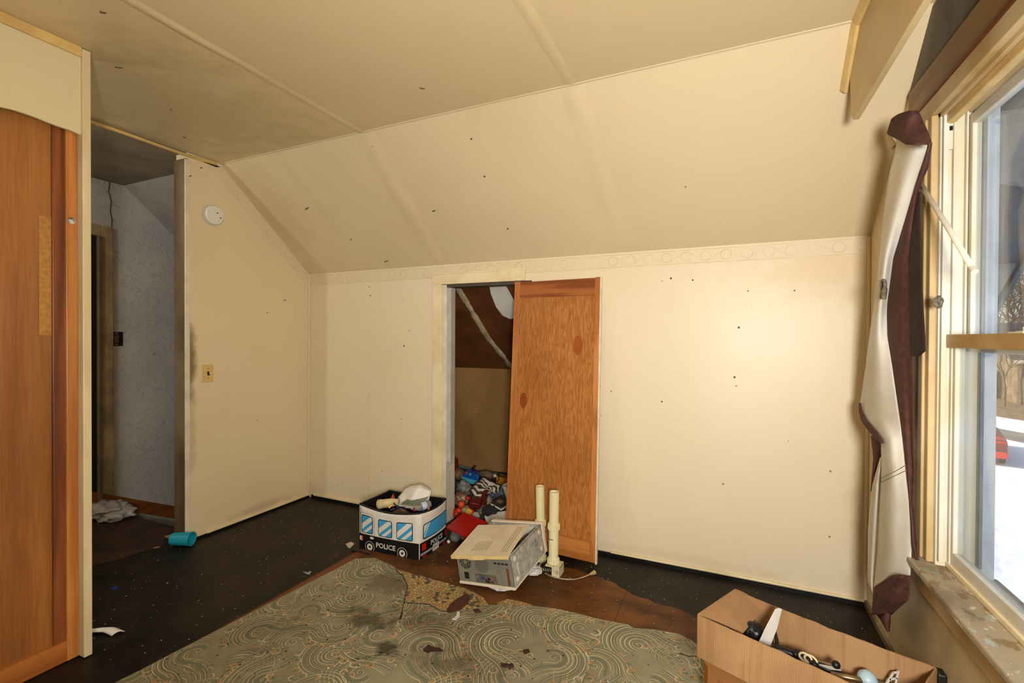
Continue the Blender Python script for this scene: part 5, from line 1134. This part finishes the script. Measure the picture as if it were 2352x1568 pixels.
# white bucket lying over
a_ = c_(1182, 1112, 3.04); ax = (c_(1190, 1166, 3.04)-a_); L_ = ax.length; ax.normalize(); r_ = sz(28, a_)
wb = tag(empty('white_bucket', tuple(a_), world=True), 'white plastic bucket on the right of the closet heap, half behind the door', 'bucket')
mk('body', MB().lathe([(.001, L_), (r_*.72, L_), (r_, 0), (r_*.95, 0), (r_*.68, L_*.95), (.001, L_*.95)], a_, ax, 28), flat('white_bucket', 'd5cfc2', .45, .06, 8), wb, smooth=False)
mk('rim', MB().tube([a_+(ax.orthogonal().normalized()*math.cos(k*math.pi/14)+ax.cross(ax.orthogonal().normalized())*math.sin(k*math.pi/14))*r_*1.02 for k in range(29)], .004, 6, False), MATS['white_bucket'], wb, smooth=True)
# orange box, cable, black lump, dark handle, teal rod
p0 = c_(1138, 1114, 3.42); sc_ = sz(1, p0); ob_ = tag(empty('orange_box', mat=Matrix.Translation(p0) @ Matrix.Rotation(.15, 4, 'Y')), 'orange yellow box against the closet back wall', 'box')
mk('body', MB().box(0, 34*sc_, 0, .08, 0, 20*sc_), flat('orange_card', 'b9781a', .6, .1, 20), ob_, bevel=.003); mk('lid', MB().box(-.002, 34*sc_+.002, -.002, .082, 15*sc_, 21*sc_), MATS['orange_card'], ob_, bevel=.003)
tag(mk('black_cable', MB().tube(smooth_pts([c_(1126, 1087, 3.44), c_(1138, 1088, 3.42), c_(1146, 1095, 3.38), c_(1144, 1105, 3.36), c_(1136, 1104, 3.36)]), .0035, 6).tube(smooth_pts([c_(1140, 1091, 3.41), c_(1160, 1094, 3.42), c_(1176, 1097, 3.44)]), .0035, 6), HK, smooth=True), 'black cable looping over the orange box', 'cable')
lump('black_charger', 'black charger lump behind the white bucket', 'charger', 1167, 1182, 1091, 1106, 3.38, HK, .15, 2, 13)
lump('white_adapter', 'small white adapter block on the orange box', 'adapter', 1128, 1144, 1086, 1096, 3.46, TRIMW, .12, 2, 14)
tag(mk('dark_handle', MB().tube([c_(1086, 1078, 3.50), c_(1088, 1074, 3.50), c_(1092, 1070, 3.49)], [.010, .012, .007], 8), flat('brown_black', '2a1d14', .5), smooth=True), 'short dark handle sticking up behind the blue toy case', 'handle')
tag(mk('teal_rail', MB().tube([c_(1044, 1067, 3.58), c_(1082, 1077, 3.60)], .012, 6), flat('dull_teal', '55686a', .5)), 'dull teal rail lying against the closet back wall', 'rail')
# red toolbox with aerial at the left
p0 = c_(1022, 1084, 3.36); sc_ = sz(1, p0); RDK = flat('dark_red_case', '7c1512', .35, .08); rt = tag(empty('red_radio', mat=Matrix.Translation(p0) @ Matrix.Rotation(-.15, 4, 'Y')), 'dark red toy radio with aerial half hidden by the closet jamb', 'toy')
mk('body', MB().box(0, 24*sc_, 0, .09, 0, 26*sc_), RDK, rt, bevel=.004); mk('top', MB().box(2*sc_, 20*sc_, .01, .08, 26*sc_, 34*sc_), RDK, rt, bevel=.006); mk('aerial', MB().tube([(22*sc_, .03, 28*sc_), (27*sc_, .03, 40*sc_)], .003, 6), HK, rt)
mk('trim_strip', MB().box(2*sc_, 22*sc_, -.002, 0, 18*sc_, 20*sc_), flat('chrome', 'a9a6a2', .3, metal=.7), rt); mk('speaker_grille', MB().box(3*sc_, 20*sc_, -.002, 0, 3*sc_, 15*sc_), flat('grille_red', '4a0e0c', .6, .5, 200), rt)
# orange-red toys and snack packs
for i, (px, py, r_, cc, lb_) in enumerate(((1060, 1158, 8, 'd94a1a', 'bright orange toy ball in the closet heap'), (1039, 1171, 8, 'c8201a', 'red toy ball next to the police toy box'), (1054, 1172, 7, 'd0301a', 'red orange toy ball between two others'),
                                       (1048, 1180, 9, 'a02a14', 'darker red toy ball at the closet threshold'), (1075, 1144, 5, 'b01a22', 'small crimson ball beside the dark red box'))):
    c = c_(px, py, 2.96); rr = sz(r_, c); e = tag(empty('toy_ball', tuple(c), world=True), lb_, 'ball', 'small toy balls in the closet')
    PL = flat('ball_'+cc, cc, .3, .08, 20); mk('shell', MB().lathe([(rr*math.sin(a), -rr*math.cos(a)) for a in [.05+k*(math.pi-.1)/8 for k in range(9)]], c, (.3, -.5, .8), 16), PL, e, smooth=True)
    mk('seam_band', MB().lathe([(rr*1.0, -.001), (rr*1.02, 0), (rr*1.0, .001)], c, (.3, -.5, .8), 16), PL, e)
c = c_(1034, 1162, 2.97); tag(mk('yellow_wrapper', MB().prism([c_(1029, 1156, 2.97), c_(1034, 1160, 2.95), c_(1040, 1162, 2.96), c_(1036, 1168, 2.94), c_(1029, 1167, 2.95)], (0, .012, .004)), flat('yellow_foil', 'cdb41c', .35, .2, 40)), 'small yellow wrapper beside the closet jamb', 'wrapper')
p0 = c_(1068, 1178, 2.93); sc_ = sz(1, p0); sp = tag(empty('snack_box', mat=Matrix.Translation(p0) @ Matrix.Rotation(.42, 4, 'Y') @ Matrix.Rotation(-.3, 4, 'X')), 'yellow and red snack carton above the red folder', 'carton')
mk('body', MB().box(0, 17*sc_, 0, .03, 0, 15*sc_), flat('snack_yellow', 'c9a82c', .5, .15, 30), sp, bevel=.001); mk('red_stripe', MB().box(13*sc_, 17.2*sc_, -.001, .031, 0, 15.2*sc_), PRED, sp); mk('red_edge', MB().box(0, 13*sc_, -.001, .031, 13.5*sc_, 15.3*sc_), PRED, sp)
vs, fs = text_mesh('13', 9*sc_); mk('lettering', MB().add([(7*sc_+v.x, -.0012, 6*sc_+v.y) for v in vs], fs), PRED, sp)
lump('grey_pouch', 'grey white pouch with red edge beside the snack carton', 'pouch', 1084, 1102, 1176, 1192, 2.92, flat('pouch_grey', 'a09a92', .4, .2, 15), .2, 2.4, 15)
# red folder leaning on a plastic cup
q = [c_(1026, 1210, 2.56), c_(1075, 1234, 2.47), c_(1121, 1200, 2.70), c_(1064, 1177, 2.78)]
rf_ = tag(empty('red_folder', tuple(q[0]), world=True), 'flat red folder lying tilted between toy box and computer case', 'folder')
nb = (q[1]-q[0]).cross(q[3]-q[0]).normalized(); nb = nb if nb.z > 0 else -nb; REDF = flat('red_card', 'b00d08', .35, .04, 8)
mk('front_cover', MB().prism(q, nb*.003), REDF, rf_); mk('back_cover', MB().prism([p_-nb*.006 for p_ in q], -nb*.003), REDF, rf_); mk('spine', MB().prism([q[0]-nb*.009, q[1]-nb*.009, q[1]+nb*.003, q[0]+nb*.003], (q[0]-q[3]).normalized()*.003), REDF, rf_)
a_ = on(1044, 1236, 2, .036); a_ = Vector((a_.x, a_.y, .040)); ax = Vector((-.12, .93, .25)).normalized()
PETD = flat('smoky_plastic', '6d6a68', .25, .1, 10); dc = tag(empty('drink_cup', tuple(a_), world=True), 'smoky grey drink cup with maroon lettering under the red folder', 'cup')
mk('cup_body', MB().lathe([(.001, 0), (.032, 0), (.034, .004), (.046, .13), (.043, .13), (.030, .006), (.001, .006)], a_, ax, 24), PETD, dc, smooth=False)
mk('base_ring', MB().lathe([(.020, -.0005), (.020, -.002), (.012, -.002), (.010, -.0005), (.004, -.003), (.001, -.003)], a_, ax, 20), flat('smoky_plastic_light', '8a8886', .25), dc)
vs, fs = text_mesh('Bi', .05, .001); q0 = a_+ax*.085; t_ = Vector((1, .1, 0)).normalized(); rad = (-ax.cross(t_)).normalized(); rad = rad if rad.z > 0 else -rad
for mt_, off_, bo_ in ((PW, .0425, .004), (flat('maroon', '4a0f16', .5), .0432, .0)):
    vs, fs = text_mesh('Bi', .05, bo_); mk('lettering', MB().add([q0+ax*v.y+t_*(.044*math.sin(v.x/.044))+rad*(off_+.004)*math.cos(v.x/.044) for v in vs], fs), mt_, dc)
tag(mk('yellow_block', MB().prism([on(1059, 1238, 2, .0), on(1066, 1240, 2, 0), on(1068, 1234, 2, 0), on(1061, 1232, 2, 0)], (0, 0, .012)), flat('yellow_toy', 'c2a02c', .4), bevel=.002), 'tiny yellow toy block under the red folder edge', 'toy')
lump('white_scrap', 'tiny white scrap between the police toy box and the grey cup', 'debris', 1027, 1034, 1240, 1247, 2.52, flat('white_scrap', 'd8d6cf', .4), .3, 2, 16)

# ------------------------------------------------------------------ outside: snow, street, car, house, trees
SNOW = NT('snow'); v = SNOW.obj(); SNOW.bump(SNOW.noise(v, 1.2, 4), .5, .15)
SNOW = SNOW.fin(SNOW.mix(SNOW.step(SNOW.noise(v, .9, 5, .65), .60, .72), (*lin('eef0f4'), 1), (*lin('b9b4ac'), 1)), .8)
ground = struct(mk('ground', MB().box(-30, 70, -40, 110, GZ-.3, GZ), SNOW))
g = lambda px, py: on(px, py, 2, GZ)
r0, r1, r2, r3 = g(2240, 995), g(2440, 1035), g(2440, 1010), g(2240, 975)
dr_ = (r1-r0).normalized(); ctr = (r0+r3)/2; pr2 = Vector((-dr_.y, dr_.x, 0)); wid = abs((r3-r0).dot(pr2))
struct(mk('street', MB().prism([ctr-dr_*40-pr2*wid*.5, ctr+dr_*40-pr2*wid*.5, ctr+dr_*40+pr2*wid*.5, ctr-dr_*40+pr2*wid*.5], (0, 0, .02)), flat('slushy_asphalt', '8d857c', .8, .2, .8, c2='6f6962')))
far0 = g(2300, 958); fa = ctr+pr2*((far0-ctr).dot(pr2))
struct(mk('leafy_lawn', MB().prism([fa-dr_*40, fa+dr_*40, fa+dr_*40+pr2*14, fa-dr_*40+pr2*14], (0, 0, .03)), flat('dead_leaves', '8a6d47', .9, .35, 3, c2='5d4830')))
# red car seen from behind
rr = g(2317, 1074); hd = Vector((rr.x, rr.y, 0)).normalized(); hd = (Vector((hd.x*.75-hd.y*.0, hd.y, 0))).normalized(); rt_ = Vector((hd.y, -hd.x, 0))
CMt = Matrix.Translation((rr.x, rr.y, GZ)) @ Matrix((rt_, hd, Vector((0, 0, 1)))).transposed().to_4x4()
car = tag(empty('car', mat=CMt), 'red hatchback parked on the snowy street outside', 'car')
CR = flat('car_red', 'b8171c', .25, .04, 4); CGL = flat('car_glass', '1c2226', .1); CTY = flat('tyre', '191919', .8)
prof = [(.0, .30), (-.02, .52), (.05, .78), (.12, .86), (.55, .90), (3.1, .92), (4.0, .80), (4.25, .60), (4.2, .30)]
mk('body', MB().prism([(-.02, y, z) for y, z in prof], (-1.66, 0, 0)), CR, car, bevel=.05, smooth=True)
mk('cabin', MB().hexa([(-.12, .45, .86), (-1.58, .45, .86), (-1.58, 3.2, .86), (-.12, 3.2, .86)], [(-.34, 1.15, 1.34), (-1.36, 1.15, 1.34), (-1.36, 2.3, 1.36), (-.34, 2.3, 1.36)]), CR, car, bevel=.05, smooth=True)
mk('rear_window', MB().prism([(-.24, .56, .95), (-1.46, .56, .95), (-1.34, 1.06, 1.28), (-.36, 1.06, 1.28)], (0, -.03, .02)), CGL, car)
for x0 in (-.05, -1.25): mk('tail_light', MB().box(x0-.40, x0, -.035, .10, .60, .78), flat('tail_lens', '6d0c10', .2), car, bevel=.02)
mk('bumper', MB().box(-1.64, -.03, -.09, .10, .28, .52), CR, car, bevel=.03); mk('bumper_strip', MB().box(-1.62, -.05, -.10, .02, .53, .57), flat('dark_trim', '3a1416', .5), car)
mk('spoiler', MB().box(-1.5, -.16, .02, .16, .92, .96), CR, car, bevel=.015); mk('number_plate', MB().box(-1.02, -.66, -.10, -.08, .38, .50), TRIMW, car)
for x0 in (-.02, -1.50):
    for y0 in (.75, 3.35): mk('wheel', MB().lathe([(.20, 0), (.30, .01), (.30, .15), (.20, .16)], (x0-.16, y0, .30), (1, 0, 0), 20), CTY, car)
# neighbour's house
hb_ = g(2336, 928); hx = Vector((1, -.15, 0)).normalized(); hy = Vector((.15, 1, 0)).normalized(); HMt = Matrix.Translation((hb_.x, hb_.y, GZ)) @ Matrix((hx, hy, Vector((0, 0, 1)))).transposed().to_4x4()
ho = tag(empty('house', mat=HMt), 'tan brick house with a dark roof across the street', 'house')
BRK2 = flat('tan_brick', '8f7a58', .9, .25, 2, c2='6b583c')
mk('wall', MB().box(0, 10, 0, 7, 0, 3.0), BRK2, ho); mk('gable', MB().prism([(0, 0, 3.0), (0, 7, 3.0), (0, 3.5, 5.2)], (10, 0, 0)), flat('dark_siding', '6f6a64', .8), ho)
mk('roof', MB().prism([(-.4, -.5, 2.75), (-.4, 3.5, 5.35), (-.4, 3.5, 5.5), (-.4, -.5, 2.92)], (10.8, 0, 0)), ROOFM, ho)
mk('roof', MB().prism([(-.4, 7.5, 2.75), (-.4, 3.5, 5.35), (-.4, 3.5, 5.5), (-.4, 7.5, 2.92)], (10.8, 0, 0)), ROOFM, ho)
mk('eave', MB().box(-.4, 10.4, -.55, -.45, 2.72, 2.95), flat('eave_cream', 'd9d2b6', .7), ho)
for x0 in (1.0, 4.0, 7.0):
    w_ = mk('window', MB().box(x0, x0+1.2, -.05, 0, 1.1, 2.3), TRIMW, ho); mk('pane', MB().box(x0+.1, x0+1.1, -.07, -.05, 1.2, 2.2), CGL, w_)
hb2 = g(2296, 918); H2 = Matrix.Translation((hb2.x-8.5, hb2.y+1, GZ)) @ Matrix.Rotation(-.15, 4, 'Z'); h2 = tag(empty('outbuilding', mat=H2), 'dark outbuilding with a pale upper panel behind the bare trees', 'outbuilding')
mk('wall', MB().box(0, 7, 0, 5, 0, 2.8), flat('dark_garage', '4d4740', .9), h2); mk('roof', MB().box(-.3, 7.3, -.4, 5.3, 2.8, 3.0), ROOFM, h2); mk('door', MB().box(4.6, 6.6, -.05, 0, 1.5, 2.3), flat('cream_board', 'cfc9a5', .7), h2)
# bare trees
BARK = flat('bare_bark', '6b5a48', .9, .3, 6, c2='4a3d30')
def tree(px, py, hgt, seed, lb, spread=.5, maxd=6):
    rnd = random.Random(seed); b = g(px, py); m = MB(); t = MB()
    def grow(p, d, L, r, k, mm):
        q = p+d*L; mid = p.lerp(q, .5)+Vector((rnd.uniform(-1, 1), rnd.uniform(-1, 1), 0))*L*.06
        mm.tube([p, mid, q], [r, r*.85, r*.68], 4 if k > 1 else 7, False)
        if k >= maxd: return
        for _ in range(3 if k else 4):
            nd = (d+Vector((rnd.uniform(-1, 1), rnd.uniform(-1, 1), rnd.uniform(-.45, .7)))*spread*(1.1 if k else .8)).normalized()
            grow(p.lerp(q, rnd.uniform(.6, 1)), nd, L*rnd.uniform(.55, .8), r*.62, k+1, m)
    e = tag(empty('bare_tree', tuple(b), world=True), lb, 'tree', 'bare winter trees across the street')
    grow(b, Vector((rnd.uniform(-.05, .05), rnd.uniform(-.05, .05), 1)).normalized(), hgt*.33, hgt*.011, 0, t)
    mk('trunk', t, BARK, e, smooth=True); mk('branches', m, BARK, e)
tree(2306, 934, 7, 1, 'leafless tree nearest the outer window trim', .75); tree(2345, 930, 9, 2, 'tall leafless tree in front of the tan house', .75)
tree(2300, 888, 13, 3, 'leafless tree rising behind the garage', .7); tree(2395, 882, 14, 4, 'largest leafless tree behind the tan house', .7)
tree(2325, 872, 18, 6, 'distant leafless tree against the sky', .7, 5); tree(2358, 868, 19, 7, 'distant leafless tree farthest back on the right', .7, 5)
